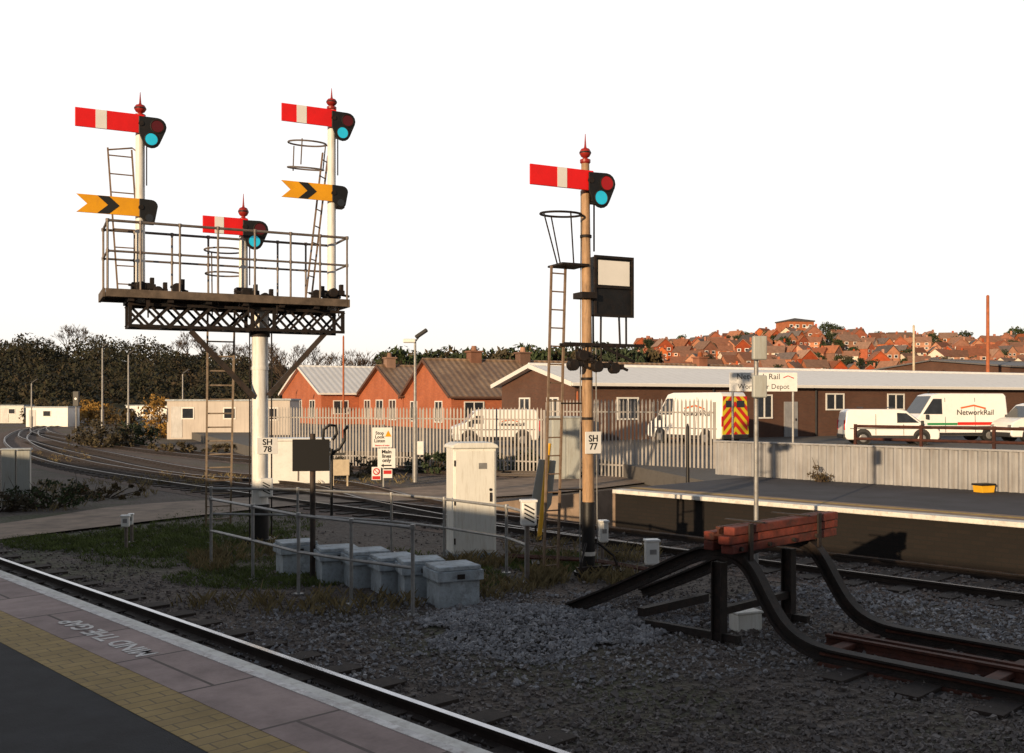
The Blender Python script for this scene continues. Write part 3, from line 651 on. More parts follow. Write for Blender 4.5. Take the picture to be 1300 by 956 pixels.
boxpost('signal_telephone','white telephone box with black hatching on a post at the railing end','telephone',670,742,1.03,.22,.36,True)
boxpost('junction_box','white junction box on a short post between the tan signal and buffer stop','junction box',826,737,.42,.2,.36)
boxpost('junction_box','narrow white junction box just right of the tan signal post','junction box',765,718,.55,.14,.34)
boxpost('marker_post','short grey post with small pale head by the path at far left','marker post',160,699,.52,.14,.2,d=.1)
boxpost('marker_post','stubby pale post just right of the small headed post by the path','marker post',167,690,.45,.08,.2,d=.08)
boxpost('junction_box','small white box standing low against the far platform wall','junction box',1248,712,.24,.2,.36)
p=G(21,640); t=thing('double_cabinet','twin grey cabinet doors on legs at the far left beside the path','cabinet',(p.x,p.y,0),R(20))
MB().b2(-.33,-.02,-.15,.15,.1,1.4).build('cabinet_leaf',M['cabg'],t,bev=.015); MB().b2(.02,.33,-.15,.15,.1,1.38).build('cabinet_leaf',M['cabg'],t,bev=.015)
for x in(-.3,-.05,.05,.3): MB().b2(x-.02,x+.02,-.1,.1,0,.1).build('leg',M['dark'],t)
MB().b2(-.36,.36,-.18,.18,1.403,1.44).build('top_cap',M['lid'],t,bev=.01)
p=G(397,735); t=thing('sign_board','square black sign board seen from behind on a dark pole','sign',(p.x,p.y,0),R(8))
MB().cyl((0,0,0),(0,0,2.15),.042,n=12).build('pole',M['brace'],t,smooth=True)
b=MB().b2(-.29,.25,-.075,-.055,1.6,2.07).build('board',M['matt'],t,bev=.006)
for zz in(1.72,1.95): MB().b2(-.27,.23,-.054,-.034,zz-.02,zz+.02).build('mounting_channel',M['dark'],b)
p=G(421,655); t=thing('curled_post','black post with curled hoop head beyond the black sign','post',(p.x,p.y,0),0)
MB().cyl((0,0,0),(0,0,1.55),.035,n=10).build('post',M['black'],t,smooth=True)
MB().tube([(0,0,1.5),(-.12,0,1.6),(-.2,0,1.8),(-.18,0,2.0),(-.05,0,2.1),(.1,0,2.08),(.12,0,1.9),(.02,0,1.75)],.035,8).tube([(0,0,1.45),(.18,0,1.55),(.3,0,1.75),(.3,0,1.98),(.38,0,2.08)],.035,8).b2(-.2,.3,-.02,.02,1.4,1.46).build('hoop',M['black'],t,smooth=True)
p=G(432,618); t=thing('plain_panel','plain pale panel standing on short legs beyond the black curled post','panel',(p.x,p.y,0),R(12))
MB().b2(-.28,.28,-.02,.02,.35,.85).build('board',M['board'],t,bev=.006)
for x in(-.22,.22): MB().b2(x-.025,x+.025,.022,.06,0,.8).build('leg',M['board'],t)
p=G(487,620); t=thing('warning_signs','white crossing sign on a post reading Stop Look Listen above Main lines only','sign',(p.x,p.y,0),R(8))
MB().cyl((0,.05,0),(0,.05,1.95),.035,n=10).build('post',M['galv'],t,smooth=True)
b=MB().b2(-.34,.26,-.01,.01,1.25,1.86).build('warning_board',M['sign'],t,bev=.005)
text('Stop\nLook\nListen',.14,M['txt'],b,(-.12,-.013,1.57),(pi/2,0,0),'lettering',.003)
MB().prism([(.04,1.58),(.24,1.58),(.14,1.77)],(0,-.013,0),(1,0,0),(0,0,1),(0,-.003,0)).build('yellow_symbol',M['yellow'],b)
text('Beware of trains',.065,M['txtr'],b,(-.04,-.013,1.31),(pi/2,0,0),'lettering',.002)
b=MB().b2(-.18,.36,-.012,.008,.62,1.22).build('direction_board',M['sign'],t,bev=.005)
text('Main\nlines\nonly',.155,M['txt'],b,(.09,-.015,.985),(pi/2,0,0),'lettering',.005)
MB().prism([(-.08,.70),(.0,.64),(.0,.68),(.24,.68),(.24,.72),(.0,.72),(.0,.76)],(0,-.015,0),(1,0,0),(0,0,1),(0,-.003,0)).build('arrow',M['txt'],b)
b=MB().b2(-.36,-.08,-.035,-.015,.26,.66).build('prohibition_board',M['sign'],t,bev=.004)
MB().tube([(-.22+cos(2*pi*k/20)*.09,-.038,.52+sin(2*pi*k/20)*.09) for k in range(20)],.018,5,True).bar((-.28,-.038,.58),(-.16,-.038,.46),.01,.02).b2(-.34,-.1,-.038,-.0355,.28,.38).build('red_symbol',M['txtr'],b)
b=MB().b2(-.02,.26,-.03,-.013,.32,.58).build('small_board',M['sign'],t); MB().b2(.0,.24,-.034,-.0305,.44,.55).build('red_strip',M['txtr'],b)
a_=G(684,688); t=thing('yellow_tube','yellow painted tube leaning beside the ladder of the tan signal','tube')
MB().cyl(a_,P(697,563,a_.y+.2),.045,n=10).build('tube_shaft',M['ycol'],t,smooth=True); MB().cyl(a_,a_+Vector((0,0,.04)),.07,n=10).build('foot',M['dark'],t)
Yb=18.9; poly=[P(684,583,Yb),P(706,585,Yb),P(700,640,Yb),P(690,656,Yb),P(672,652,Yb)]
dv=Vector((0,.06,0)); mb=MB(); n=5; mb.add(poly+[q+dv for q in poly],[tuple(range(n)),tuple(range(n,2*n))[::-1]]+[(k,(k+1)%n,n+(k+1)%n,n+k) for k in range(n)])
t=thing('guard_plate','tapered grey guard plate behind the yellow tube','guard plate'); mb.build('plate',M['cabg'],t,bev=.01)
for q in(P(680,652,Yb+.03),P(692,650,Yb+.03)): MB().cyl(q,(q.x,q.y,0),.02,n=8).build('leg',M['dark'],t)
t=thing('point_rodding','low rusty rods running across the ground past the tan signal base','rodding')
for off in(0,.12,.24): MB().tube([G(640,716)+Vector((0,off,.12)),G(750,722)+Vector((0,off,.12)),G(835,735)+Vector((0,off,.1))],.018,6).build('rod',M['rust'],t)
for q in(G(680,722),G(790,731)): MB().box(q+Vector((0,.1,.05)),(.12,.5,.1)).build('rod_stool',M['dark'],t)
p=G(960,742); t=thing('equipment_pole','slim grey pole carrying two pale boxes behind the buffer stop','pole',(p.x,p.y,0),R(5))
MB().cyl((0,0,0),(0,0,3.5),.034,.032,12).cyl((0,0,0),(0,0,.04),.1,n=8).build('pole',M['galv'],t,smooth=True)
MB().b2(-.085,.12,-.13,-.037,3.22,3.56).build('upper_box',M['cabg'],t,bev=.02)
MB().b2(-.085,.12,-.13,-.037,2.68,3.0).build('lower_box',M['cabg'],t,bev=.02)
def lamppost(label,px,pyb,H,r,head=.45,two=False):
    p=G(px,pyb); t=thing('street_lamp',label,'street lamp',(p.x,p.y,0),0,'lamp posts around the yard')
    MB().cyl((0,0,0),(0,0,H*.28),r*1.6,n=10).cyl((0,0,H*.28),(0,0,H),r,r*.7,10).build('pole',M['galv'],t,smooth=True)
    MB().box((head*.45,0,H+.22),(head,.26,.12),tilt=Matrix.Rotation(-.6,3,'Y')).build('lamp_head',M['vtrim'],t,bev=.03)
    if two: MB().box((-head*.4,0,H-.02),(head*.9,.24,.13)).build('lamp_head',M['pwhite'],t,bev=.03)
    MB().cyl((0,0,H-.05),(head*.35,0,H+.16),.03,n=6).build('bracket',M['galv'],t)
    return t
t=lamppost('grey floodlight pole with two heads in front of the brick sheds',527,612,4.68,.055,.46,True)
MB().b2(.08,.3,-.12,.04,.9,1.35).build('supply_box',M['pwhite'],t,bev=.02)
lamppost('leftmost small street lamp far off near the white cabins',40,545,4.6,.08,.7)
lamppost('tall thin street lamp left of the pair by the wooded hill',130,550,7.4,.08,.6)
lamppost('street lamp on the right of the pair by the wooded hill',163,552,6.6,.08,.6)
lamppost('street lamp standing near the golden tree',232,552,5.0,.07,.6)
def pole(label,px,pyt,Y,m,r=.12,zb=0.):
    q=P(px,pyt,Y); t=thing('wooden_pole',label,'pole',(q.x,Y,0))
    MB().cyl((0,0,zb),(0,0,q.z),r,r*.75,10).build('shaft',M[m],t,smooth=True); MB().cyl((0,0,q.z),(0,0,q.z+.1),r*.85,r*.3,10).build('cap',M[m],t,smooth=True)
pole('tall rust red mast above the depot roof at far right',1254,376,85,'rpole',.17)
pole('pale wooden pole above the depot roof in front of the hill houses',1160,414,85,'board',.12)
pole('thin sunlit pole in front of the white roofed brick shed',436,428,60,'rpole',.07)
pole('thin black post standing at the end of the far platform',873,543,24,'black',.05)
pole('thin post by the palisade fence in front of the depot gable',733,500,36,'rpole',.05)
p=G(97,562); t=thing('distant_signal','tiny dark colour light signal far off where the tracks curve','railway signal',(p.x,p.y,0))
MB().cyl((0,0,0),(0,0,2.6),.07,n=8).build('post',M['galv'],t); MB().b2(-.2,.2,-.12,.05,2.4,3.4).build('signal_head',M['black'],t,bev=.03); MB().cyl((0,-.13,2.9),(0,-.125,2.9),.08,n=10).build('lens',M['swhite'],t)
p=G(380,613); t=thing('concrete_hut','low wide white equipment hut behind the left signal and black board','hut',(p.x,p.y,0),R(8))
MB().b2(-1.05,1.0,-.5,.5,0,1.38).build('wall',M['pwhite'],t,bev=.02); MB().b2(-1.1,1.05,-.55,.55,1.383,1.47).build('roof_slab',M['pwhite'],t,bev=.02)
MB().b2(-.02,.02,-.52,-.501,.1,1.3).build('joint_strip',M['galvd'],t)
p=P(716,590,34); t=thing('steel_cabinet','grey steel cabinet standing at the fence left of the tan signal','cabinet',(p.x,p.y,0),R(10))
MB().b2(-.5,.5,-.35,.35,0,2.1).build('cabinet_body',M['cabg'],t,bev=.02); MB().b2(-.46,-.02,-.37,-.352,.1,2.0).build('door',M['cabg'],t,bev=.01); MB().b2(.02,.46,-.37,-.352,.1,2.0).build('door',M['cabg'],t,bev=.01); MB().b2(-.55,.55,-.4,.4,2.103,2.16).build('roof',M['lid'],t)
o=thing('grit_bin','yellow grit bin with black lid on the far platform','bin',P(1249,625,1.8*F/(625-HZ)),R(20))
MB().prism([(-.15,0),(.15,0),(.18,.14),(-.18,.14)],(0,-.12,0),(1,0,0),(0,0,1),(0,.24,0)).build('bin_body',M['ycol'],o,bev=.01); MB().b2(-.19,.19,-.14,.14,.143,.18).build('lid',M['black'],o,bev=.01)

# ---------------------------------------------------------------- fences
def palisade(label,A0,A1,h,zb=(0,0)):
    t=thing('palisade_fence',label,'fence'); A0=Vector(A0);A1=Vector(A1); L=(A1-A0).length; u=(A1-A0).normalized(); n=max(1,round(L/2.6))
    nv=Vector((-u.y,u.x,0))
    for i in range(n):
        mb=MB(); s0=L*i/n; s1=L*(i+1)/n; k=int((s1-s0)/.155)
        for j in range(k):
            q=A0+u*(s0+(j+.5)*(s1-s0)/k)-nv*.03; hh=h+U(-.012,.012)
            mb.prism([(-.035,.05),(.035,.05),(.035,hh-.1),(0,hh),(-.035,hh-.1)],q,u,(0,0,1),nv*-.006)
        mb.build('pale_panel',M['fence'],t)
        for zz in(.45,h-.45): MB().bar(A0+u*s0+Vector((0,0,zz)),A0+u*s1+Vector((0,0,zz)),.04,.05).build('cross_rail',M['fence'],t)
    for i in range(n+1):
        q=A0+u*L*i/n+nv*.05; MB().box(q+Vector((0,0,h*.48)),(.09,.06,h*.96)).build('post',M['fence'],t)
pa=P(340,0,43);pa.z=0;pb=P(690,0,36.5);pb.z=0;pc=P(906,0,32);pc.z=0
palisade('long galvanised palisade fence in front of the brick sheds',pa,pb,2.45)
palisade('taller galvanised palisade fence stretch in front of the marked van',pb+Vector((.1,.3,0)),pc,2.75)
t=thing('corrugated_fence','low grey corrugated metal fence along the back of the far platform','fence',rz=A)
mb=MB(); pts=[]; s=14.6; k=0
while s>-16: pts.append((21.25+(.03 if k%4 in(0,1) else -.03),s)); s-=.055 if k%2 else .045; k+=1
vs=[(x,y,.8) for x,y in pts]+[(x,y,1.62) for x,y in pts]; n=len(pts)
mb.add(vs,[(i,i+1,n+i+1,n+i) for i in range(n-1)]).build('sheet',M['cfence'],t)
MB().b2(21.19,21.31,-16,14.6,1.622,1.66).build('top_cap',M['cfence'],t)
for s in[14.5-2.4*i for i in range(12)]: MB().b2(21.3,21.38,s-.04,s+.04,.8,1.6).build('post',M['galvd'],t)
t=thing('yard_railing','rusty two rail barrier along the yard edge behind the corrugated fence','railing',rz=A)
for zz in(2.05,1.75): MB().cyl((22.6,11.5,zz),(22.6,-14,zz),.035,n=8).build('rail',M['rust'],t,smooth=True)
for i in range(15): MB().b2(22.57,22.63,11.5-1.6*i-.03,11.5-1.6*i+.03,.5,2.1).build('post',M['rust'],t)
yd=MB(); q=[P(330,0,46),P(600,0,41.5),P(760,0,37.5),TS(15.5,22.3),TS(-60,22.3)]; q=[Vector((a.x,a.y,.5)) for a in q]
far=[Vector((70,55,.5)),Vector((150,140,.5)),Vector((-10,160,.5)),Vector((-40,110,.5))]
poly=q+far; yd.add(poly+[Vector((a.x,a.y,-.7)) for a in poly],[tuple(range(len(poly)))]+[(k,(k+1)%len(poly),len(poly)+(k+1)%len(poly),len(poly)+k) for k in range(len(poly))])
yd.build('yard',M['yard'],kind='structure')
# ---------------------------------------------------------------- depot buildings
TB=R(27)
def window(par,face,x,zc,w,h,m='wframe',bars=1):
    fr=MB(); d=.05
    def bx(mb,u0,u1,z0,z1,p0,p1):
        if face=='f': mb.b2(u0,u1,-p1,-p0,z0,z1)
        else: mb.b2(-p1,-p0,u0,u1,z0,z1)
    e=.09
    bx(fr,x-w/2,x+w/2,zc+h/2-e,zc+h/2,.003,.06); bx(fr,x-w/2,x+w/2,zc-h/2,zc-h/2+e,.003,.08)
    for k in range(bars+2):
        u=x-w/2+e/2+(w-e)*k/(bars+1); bx(fr,u-e/2,u+e/2,zc-h/2+e,zc+h/2-e,.003,.06)
    f=fr.build('window',M[m],par)
    g=MB(); bx(g,x-w/2+e,x+w/2-e,zc-h/2+e,zc+h/2-e,.003,.02); g.build('pane',M['glass'],f)
def shed(label,corner,w,L,ez,rz_,wall,roof,base=.0,ov=.35,verge=None,name='brick_shed'):
    t=thing(name,label,'building',(corner[0],corner[1],0),TB)
    mb=MB(); vs=[(0,0,base),(0,w,base),(0,w,ez),(0,w/2,rz_),(0,0,ez)]; vs+= [(L,y,z_) for _,y,z_ in vs]
    mb.add(vs,[(0,1,2,3,4),(9,8,7,6,5),(0,4,9,5),(1,6,7,2),(0,5,6,1)]).build('wall',M[wall],t)
    th=.14; sl=(rz_-ez)/(w/2); rf=MB()
    y0=-ov; z0=ez-ov*sl; y1=w+ov
    for (ya,yb) in((y0,w/2),(y1,w/2)):
        v=[(-ov,ya,z0+.02),(L+ov,ya,z0+.02),(L+ov,yb,rz_+.02),(-ov,yb,rz_+.02)]; v+=[(a,b,c+th) for a,b,c in v]
        rf.add(v,[(0,1,2,3),(7,6,5,4),(0,4,5,1),(1,5,6,2),(2,6,7,3),(3,7,4,0)])
    r=rf.build('roof',M[roof],t)
    MB().cyl((-ov,w/2,rz_+th+.02),(L+ov,w/2,rz_+th+.02),.12,n=8).build('ridge_tile',M[roof],r)
    if verge:
        for ya in(y0,y1): MB().bar((-ov-.03,ya,z0+.08),(-ov-.03,w/2,rz_+.08),.05,.25).build('bargeboard',M[verge],r)
        MB().b2(-ov,L+ov,y0-.12,y0-.005,z0-.02,z0+.14).build('gutter',M[verge],r)
    return t,r
def stack(par,x,y,z,w=.9,h=1.1,m='hr1'):
    c=MB().box((x,y,z+h/2-.2),(w,w,h)).box((x,y,z+h-.15),(w*1.25,w*1.25,.14)).build('chimney',M[m],par)
    MB().cyl((x,y,z+h-.08),(x,y,z+h+.35),w*.28,w*.22,10).build('chimney_pot',M['hr2'],c)
t,r=shed('orange brick shed with white corrugated roof, leftmost of the gabled row',(-18.97,99.05),15.6,14,3.6,6.4,'obrick','wroof',verge='wframe')
for x,w in((3.2,2.0),(8,1.6),(12.5,1.8)): window(t,'g',x,2.0,w,1.9)
window(t,'f',2,2.2,1.6,1.4)
t,r=shed('orange brick gabled shed in the middle of the row with brown tiled roof',(-4.87-.456*10.9,80+.89*10.9),12.4,26,3.3,6.05,'obrick','broof',verge='bbrick')
for x,w in((2.6,1.8),(6.2,2.0),(9.8,1.8)): window(t,'g',x,2.0,w,1.9)
stack(r,1.0,6.2,6.0)
t,r=shed('brick gabled shed nearest in the row with long brown tiled roof',(-4.87,80),10.75,34,3.2,6.2,'obrick','broof',verge='bbrick')
for x,w in((2.6,1.6),(8.2,1.6)): window(t,'g',x,1.9,w,1.8)
for x in(2,5.5,9,12.5): window(t,'f',x,2.0,1.8,1.5)
for x in(4.5,9.3,29): stack(r,x,5.4,6.1,1.0,1.15)
t,r=shed('long low brown brick depot with pale shallow roof behind the vans',(3.52,55.6),9.2,62,3.7,4.75,'bbrick','proof',.0,.5,verge='wframe',name='depot_building')
for x,w,zc,h in((3.5,1.5,2.3,1.3),(8,1.5,2.3,1.3),(11.3,1.2,2.3,1.4),(13.6,1.3,2.4,1.5),(19.5,1.6,2.7,1.1),(25,1.6,2.7,1.1),(31.5,2.4,2.7,1.2)): window(t,'f',x,zc,w,h)
d=MB().b2(15.2,16.3,-.06,-.003,.5,2.7).build('door',M['cfence'],t); MB().b2(16.1,16.15,-.12,-.061,1.5,1.65).build('handle',M['dark'],d)
for x in(2.5,6): window(t,'g',x,2.3,1.4,1.3)
for x in(9.6,17.8,28): MB().cyl((x,-.1,.5),(x,-.1,3.5),.06,n=8).build('downpipe',M['vtrim'],t)
o,r=shed('large dark grey roofed warehouse beyond the depot at far right',(48,96),18,70,6.1,7.0,'bbrick','groof',name='warehouse')
def cabin(label,px0,px1,pyt,Y,m='beige',dep=3,zb=0):
    x0=(px0-650)/F*Y;x1=(px1-650)/F*Y;H=P(0,pyt,Y).z; w=x1-x0
    t=thing('portable_cabin',label,'cabin',((x0+x1)/2,Y,0),0)
    MB().b2(-w/2,w/2,0,dep,zb,H-.12).build('wall',M[m],t); MB().b2(-w/2-.1,w/2+.1,-.12,dep+.1,H-.118,H).build('roof',M['lid'],t)
    n=max(1,int(w/3))
    for i in range(n):
        x=-w/2+w*(i+.5)/n
        f=MB().b2(x-.45,x+.45,-.04,-.003,H*.5,H*.8).build('window',M['wframe'],t); MB().b2(x-.38,x+.38,-.055,-.041,H*.53,H*.77).build('pane',M['glass'],f)
    MB().b2(-w/2+.3,-w/2+1.1,-.03,-.003,.1,H*.82).build('door',M['cfence'],t)
    return t
cabin('long beige flat roofed cabin left of the bracket signal post',212,318,507,72)
cabin('beige flat roofed cabin immediately right of the bracket signal post',322,368,506,66)
cabin('low white cabin in the far distance beneath the wooded hill',160,212,514,120,'pwhite')
cabin('small white cabin at the far left beside the curving tracks',33,86,516,110,'pwhite')
cabin('grey shed far away below the left edge of the wood',0,30,514,130,'galv')
# single storey station building, added unseen behind the viewpoint to shade the foreground
sb=thing('unseen_station_building','unseen long single storey brick station building, added to shade the foreground','building',rz=A)
MB().b2(-17,-10,-38,66,.95,4.0).build('wall',M['bbrick'],sb); MB().b2(-17.3,-9.7,-38.3,66.3,4.003,4.26).build('roof',M['groof'],sb)
for i in range(16):
    y=-34+i*6.2; f=MB().b2(-9.995,-9.94,y,y+1.4,1.9,3.3).build('window',M['wframe'],sb); MB().b2(-9.938,-9.92,y+.1,y+1.3,2.0,3.2).build('pane',M['glass'],f)
    if i%4==1: MB().b2(-9.995,-9.95,y+2.6,y+3.6,.955,3.05).build('door',M['vtrim'],sb)

pS=P(969,0,42); t=thing('depot_sign','white name board on posts in front of the depot roof','sign',(pS.x,42,0),R(4))
b=MB().b2(-1.46,1.46,-.04,.0,CH+(512-497)/F*42,CH+(512-473)/F*42).build('name_board',M['sign'],t,bev=.01)
zc=CH+(512-485)/F*42
text('Network Rail',.34,M['txt'],b,(-.22,-.043,zc+.22),(pi/2,0,0),'lettering')
text('Worcester Depot',.30,M['txt'],b,(.0,-.043,zc-.2),(pi/2,0,0),'lettering')
MB().tube([(.85,-.043,zc+.18),(1.05,-.043,zc+.26),(1.3,-.043,zc+.16)],.02,5).build('logo_stroke',M['txtr'],b)
for x in(-1.3,1.3): MB().cyl((x,.05,.4),(x,.05,zc+.4),.05,n=8).build('leg',M['galv'],t,smooth=True)
# ---------------------------------------------------------------- vans
def clip(poly,x0,x1,y0,y1):
    def cl(ps,ins,inter):
        out=[]
        for i in range(len(ps)):
            a,b=ps[i-1],ps[i]
            if ins(b):
                if not ins(a): out.append(inter(a,b))
                out.append(b)
            elif ins(a): out.append(inter(a,b))
        return out
    def ix(v): return lambda a,b:(v,a[1]+(b[1]-a[1])*(v-a[0])/(b[0]-a[0]))
    def iy(v): return lambda a,b:(a[0]+(b[0]-a[0])*(v-a[1])/(b[1]-a[1]),v)
    for ins,it in((lambda p:p[0]>=x0,ix(x0)),(lambda p:p[0]<=x1,ix(x1)),(lambda p:p[1]>=y0,iy(y0)),(lambda p:p[1]<=y1,iy(y1))):
        poly=cl(poly,ins,it)
        if not poly: return []
    return poly
def van(label,loc,rz,L,H,small=False,side=-1,name=0,chev=False,stripe=False,bars=False):
    t=thing('parked_van',label,'van',loc,rz,'vans parked in the depot yard'); h=L/2
    if small: pf=[(-h,.4),(-h-.02,1.0),(-h+.08,H-.12),(-h+.25,H),(h*.15,H),(h*.3,H-.07),(h*.62,1.12),(h*.75,1.02),(h*.95,.88),(h,.7),(h,.35),(h-.1,.25),(-h+.1,.25)]
    else: pf=[(-h,.4),(-h-.02,1.2),(-h+.06,H-.15),(-h+.18,H),(h*.33,H),(h*.47,H-.09),(h*.72,min(1.5,H*.62)),(h*.78,1.32 if H>2 else 1.1),(h*.96,1.1 if H>2 else .95),(h,.9),(h+.02,.4),(h-.1,.3),(-h+.1,.3)]
    W=.88 if small else .98
    mb=MB(); n=len(pf); rows=[]
    for sgn in(-1,1):
        rows.append([Vector((x,sgn*(W-max(0,z_-1.1)*.09),z_)) for x,z_ in pf])
    mb.add(rows[0]+rows[1],[tuple(range(n)),tuple(range(n,2*n))[::-1]]+[(k,(k+1)%n,n+(k+1)%n,n+k) for k in range(n)])
    b=mb.build('body',M['van'],t,bev=.07); b.modifiers[0].segments=3; b.data.shade_smooth(); b.data.set_sharp_from_angle(angle=R(50))
    def yw(z_,s): return s*(W-max(0,z_-1.1)*.09+.006)
    def panel(name,pts,m,s,par=t,off=0):
        MB().add([(x,yw(z_,s)+s*off,z_) for x,z_ in pts]+[(x,yw(z_,s)-s*.03,z_) for x,z_ in pts],[tuple(range(len(pts))),tuple(range(len(pts),2*len(pts)))[::-1]]+[(k,(k+1)%len(pts),len(pts)+(k+1)%len(pts),len(pts)+k) for k in range(len(pts))]).build(name,M[m],par)
    wz=min(1.5,H*.62)
    for s in(-1,1):
        if small: panel('side_window',[(h*.1,1.12),(h*.56,1.12),(h*.3,H-.2),(h*.1,H-.18)],'glass',s)
        else: panel('side_window',[(h*.3,wz),(h*.68,wz),(h*.47,H-.3),(h*.3,H-.3)],'glass',s)
        panel('sill_trim',[(-h*.55,.32),(h*.5,.32),(h*.5,.48),(-h*.55,.48)],'vtrim',s)
        xd=h*.24
        panel('door_seam',[(xd-.012,.5),(xd+.012,.5),(xd+.012,H-.25),(xd-.012,H-.25)],'vtrim',s)
        panel('door_seam',[(-h*.35-.012,.5),(-h*.35+.012,.5),(-h*.35+.012,H-.25),(-h*.35-.012,H-.25)],'vtrim',s)
        panel('side_moulding',[(-h*.9,.80),(h*.85,.80),(h*.85,.85),(-h*.9,.85)],'hub',s)
        if stripe:
            panel('red_stripe',[(-h*.95,.9),(h*.0,.9),(h*.0,1.06),(-h*.95,1.06)],'hired',s,off=.004)
            panel('green_stripe',[(h*.01,.9),(h*.6,.9),(h*.6,1.02),(h*.01,1.02)],'green',s,off=.004)
        MB().box((h*.62,s*(W+.1),1.35 if H>2 else 1.1),(.12,.2,.26)).build('mirror',M['vtrim'],t,bev=.03)
        for x in(-h*.62,h*.62):
            MB().cyl((x,s*(W-.3),.40),(x,s*(W+.004),.40),.42,n=20).build('wheel_arch',M['vtrim'],t)
            w=MB().cyl((x,s*(W-.25),.33),(x,s*(W+.02),.33),.33,n=22).build('wheel',M['tyre'],t,bev=.02)
            MB().cyl((x,s*(W+.021),.33),(x,s*(W+.03),.33),.2,.17,14).build('rim',M['hub'],w)
        MB().box((h-.06,s*(W-.2),.85 if H>2 else .78),(.16,.3,.2)).build('headlight',M['hub'],t,bev=.03)
        MB().box((-h-.02,s*(W-.1),1.2 if H>2 else 1.0),(.05,.12,.5)).build('tail_light',M['txtr'],t)
    x0,z0,x1,z1=(h*.62,1.14,h*.32,H-.12) if small else (h*.715,wz+.03,h*.49,H-.16)
    d=Vector((x1-x0,0,z1-z0)); nn=Vector((-d.z,0,d.x)).normalized()*-.02
    MB().add([Vector((x0,-W+.12,z0))+nn,Vector((x0,W-.12,z0))+nn,Vector((x1,W-.22,z1))+nn,Vector((x1,-W+.22,z1))+nn],[(0,1,2,3)]).build('windscreen',M['glass'],t)
    MB().box((h+.0,0,.42),(.14,W*1.8,.26)).build('bumper',M['vtrim'],t,bev=.04)
    MB().box((h+.0,0,.75),(.06,W*.9,.16)).build('grille',M['vtrim'],t)
    MB().box((-h-.02,0,.42),(.12,W*1.8,.22)).build('bumper',M['vtrim'],t,bev=.04)
    if bars:
        for x in(-h*.6,0.1): MB().cyl((x,-W+.2,H+.09),(x,W-.2,H+.09),.025,n=6).build('roof_bar',M['vtrim'],t)
    if name:
        s=side; zc=H*.6; y=yw(zc,s)+s*.012; sz=name
        text('NetworkRail',sz,M['txt'],t,(-h*.35,y,zc),(pi/2,0,0) if s<0 else (pi/2,0,pi),'side_lettering',.003)
        MB().tube([(-h*.35-sz*1.4,y,zc+sz*.55),(-h*.35+sz*.2,y,zc+sz*.95),(-h*.35+sz*2,y,zc+sz*.6)],sz*.11,5).build('logo_stroke',M['txto'],t)
    if chev:
        zb0,zb1=.55,H-.2; 
        MB().add([(-h-.055,-W+.06,zb0),(-h-.055,W-.06,zb0),(-h+.0,W-.16,zb1),(-h+.0,-W+.16,zb1)],[(0,1,2,3)]).build('rear_panel',M['hivis'],t)
        for hs in(-1,1):
            mb=MB()
            for k in range(-3,8):
                z_=zb0+k*.5
                pl=[(0,z_+.9),(0,z_+.9+.26),(W,z_+.26),(W,z_)] 
                c=clip(pl,0.0,W-.14,zb0,zb1)
                if len(c)>2:
                    mb.add([(-h-.062+(zz-zb0)/(zb1-zb0)*.055,hs*x,zz) for x,zz in c],[tuple(range(len(c)))])
            mb.build('rear_chevrons',M['hired'],t)
            MB().add([(-h-.037,hs*(W-.32),1.9),(-h-.037,hs*.1,1.9),(-h-.016,hs*.1,H-.42),(-h-.016,hs*(W-.34),H-.42)],[(0,1,2,3)]).build('rear_window',M['glass'],t)
    return t
def vloc(px,Y,z_=.5): q=P(px,0,Y); return (q.x,q.y,z_)
van('white van behind the palisade fence left of the relay cabinet, facing left',vloc(627,49),pi+R(8),4.2,1.8,side=1,name=.24)
van('white van seen from its rear corner with red and yellow chevrons',vloc(884,52),R(123),5.5,2.65,side=1,chev=True,name=.42)
van('small white van facing right behind the rusty railing',vloc(1127,51),R(-6),4.6,1.8,small=True,side=-1,bars=True)
van('large white van with dark side lettering behind the small van',vloc(1204,56),pi+R(6),5.9,2.65,side=1,name=.42,stripe=True)
van('white van cut off by the right edge of the photo',vloc(1330,54),pi+R(6),5.4,2.1,side=1)

# ---------------------------------------------------------------- hills, town, trees
def interp(x,tab):
    if x<=tab[0][0]: return tab[0][1]
    for (a,b),(c,d) in zip(tab,tab[1:]):
        if x<=c: return b+(d-b)*(x-a)/(c-a)
    return tab[-1][1]
def sstep(x): x=max(0,min(1,x)); return x*x*(3-2*x)
LT=[(-400,456),(0,456),(100,454),(200,462),(260,466),(300,471),(360,480),(420,490),(480,497),(560,504),(660,509)]
def hl(px,Y): return ((512-interp(px,LT))/F*300+2.4)*sstep((Y-170)/130)
RTt=[(680,500),(770,468),(800,454),(830,444),(900,441),(1000,432),(1060,434),(1110,438),(1200,441),(1300,443),(1500,450),(1900,466)]
def hr(px,Y): 
    zc=(512-interp(px,RTt))/F*480+2.6; f=(Y-250)/230
    return zc*(sstep(f)*.35+max(0,min(1,f))*.65)
def terrain(name,px0,px1,Y0,Y1,fn,m,nx=60,ny=24):
    mb=MB(); vs=[]
    for j in range(ny+1):
        for i in range(nx+1):
            px=px0+(px1-px0)*i/nx; Y=Y0+(Y1-Y0)*j/ny; vs.append(((px-650)/F*Y,Y,fn(px,Y)-.05))
    mb.add(vs,[(j*(nx+1)+i,j*(nx+1)+i+1,(j+1)*(nx+1)+i+1,(j+1)*(nx+1)+i) for j in range(ny) for i in range(nx)])
    return mb.build(name,m,smooth=True,kind='structure')
tag(terrain('wooded_hill',-400,660,165,380,hl,M['hill']),'wooded hill on the left','hill')
tag(terrain('town_hill',660,1900,245,560,hr,M['hill']),'hill covered with houses on the right','hill')
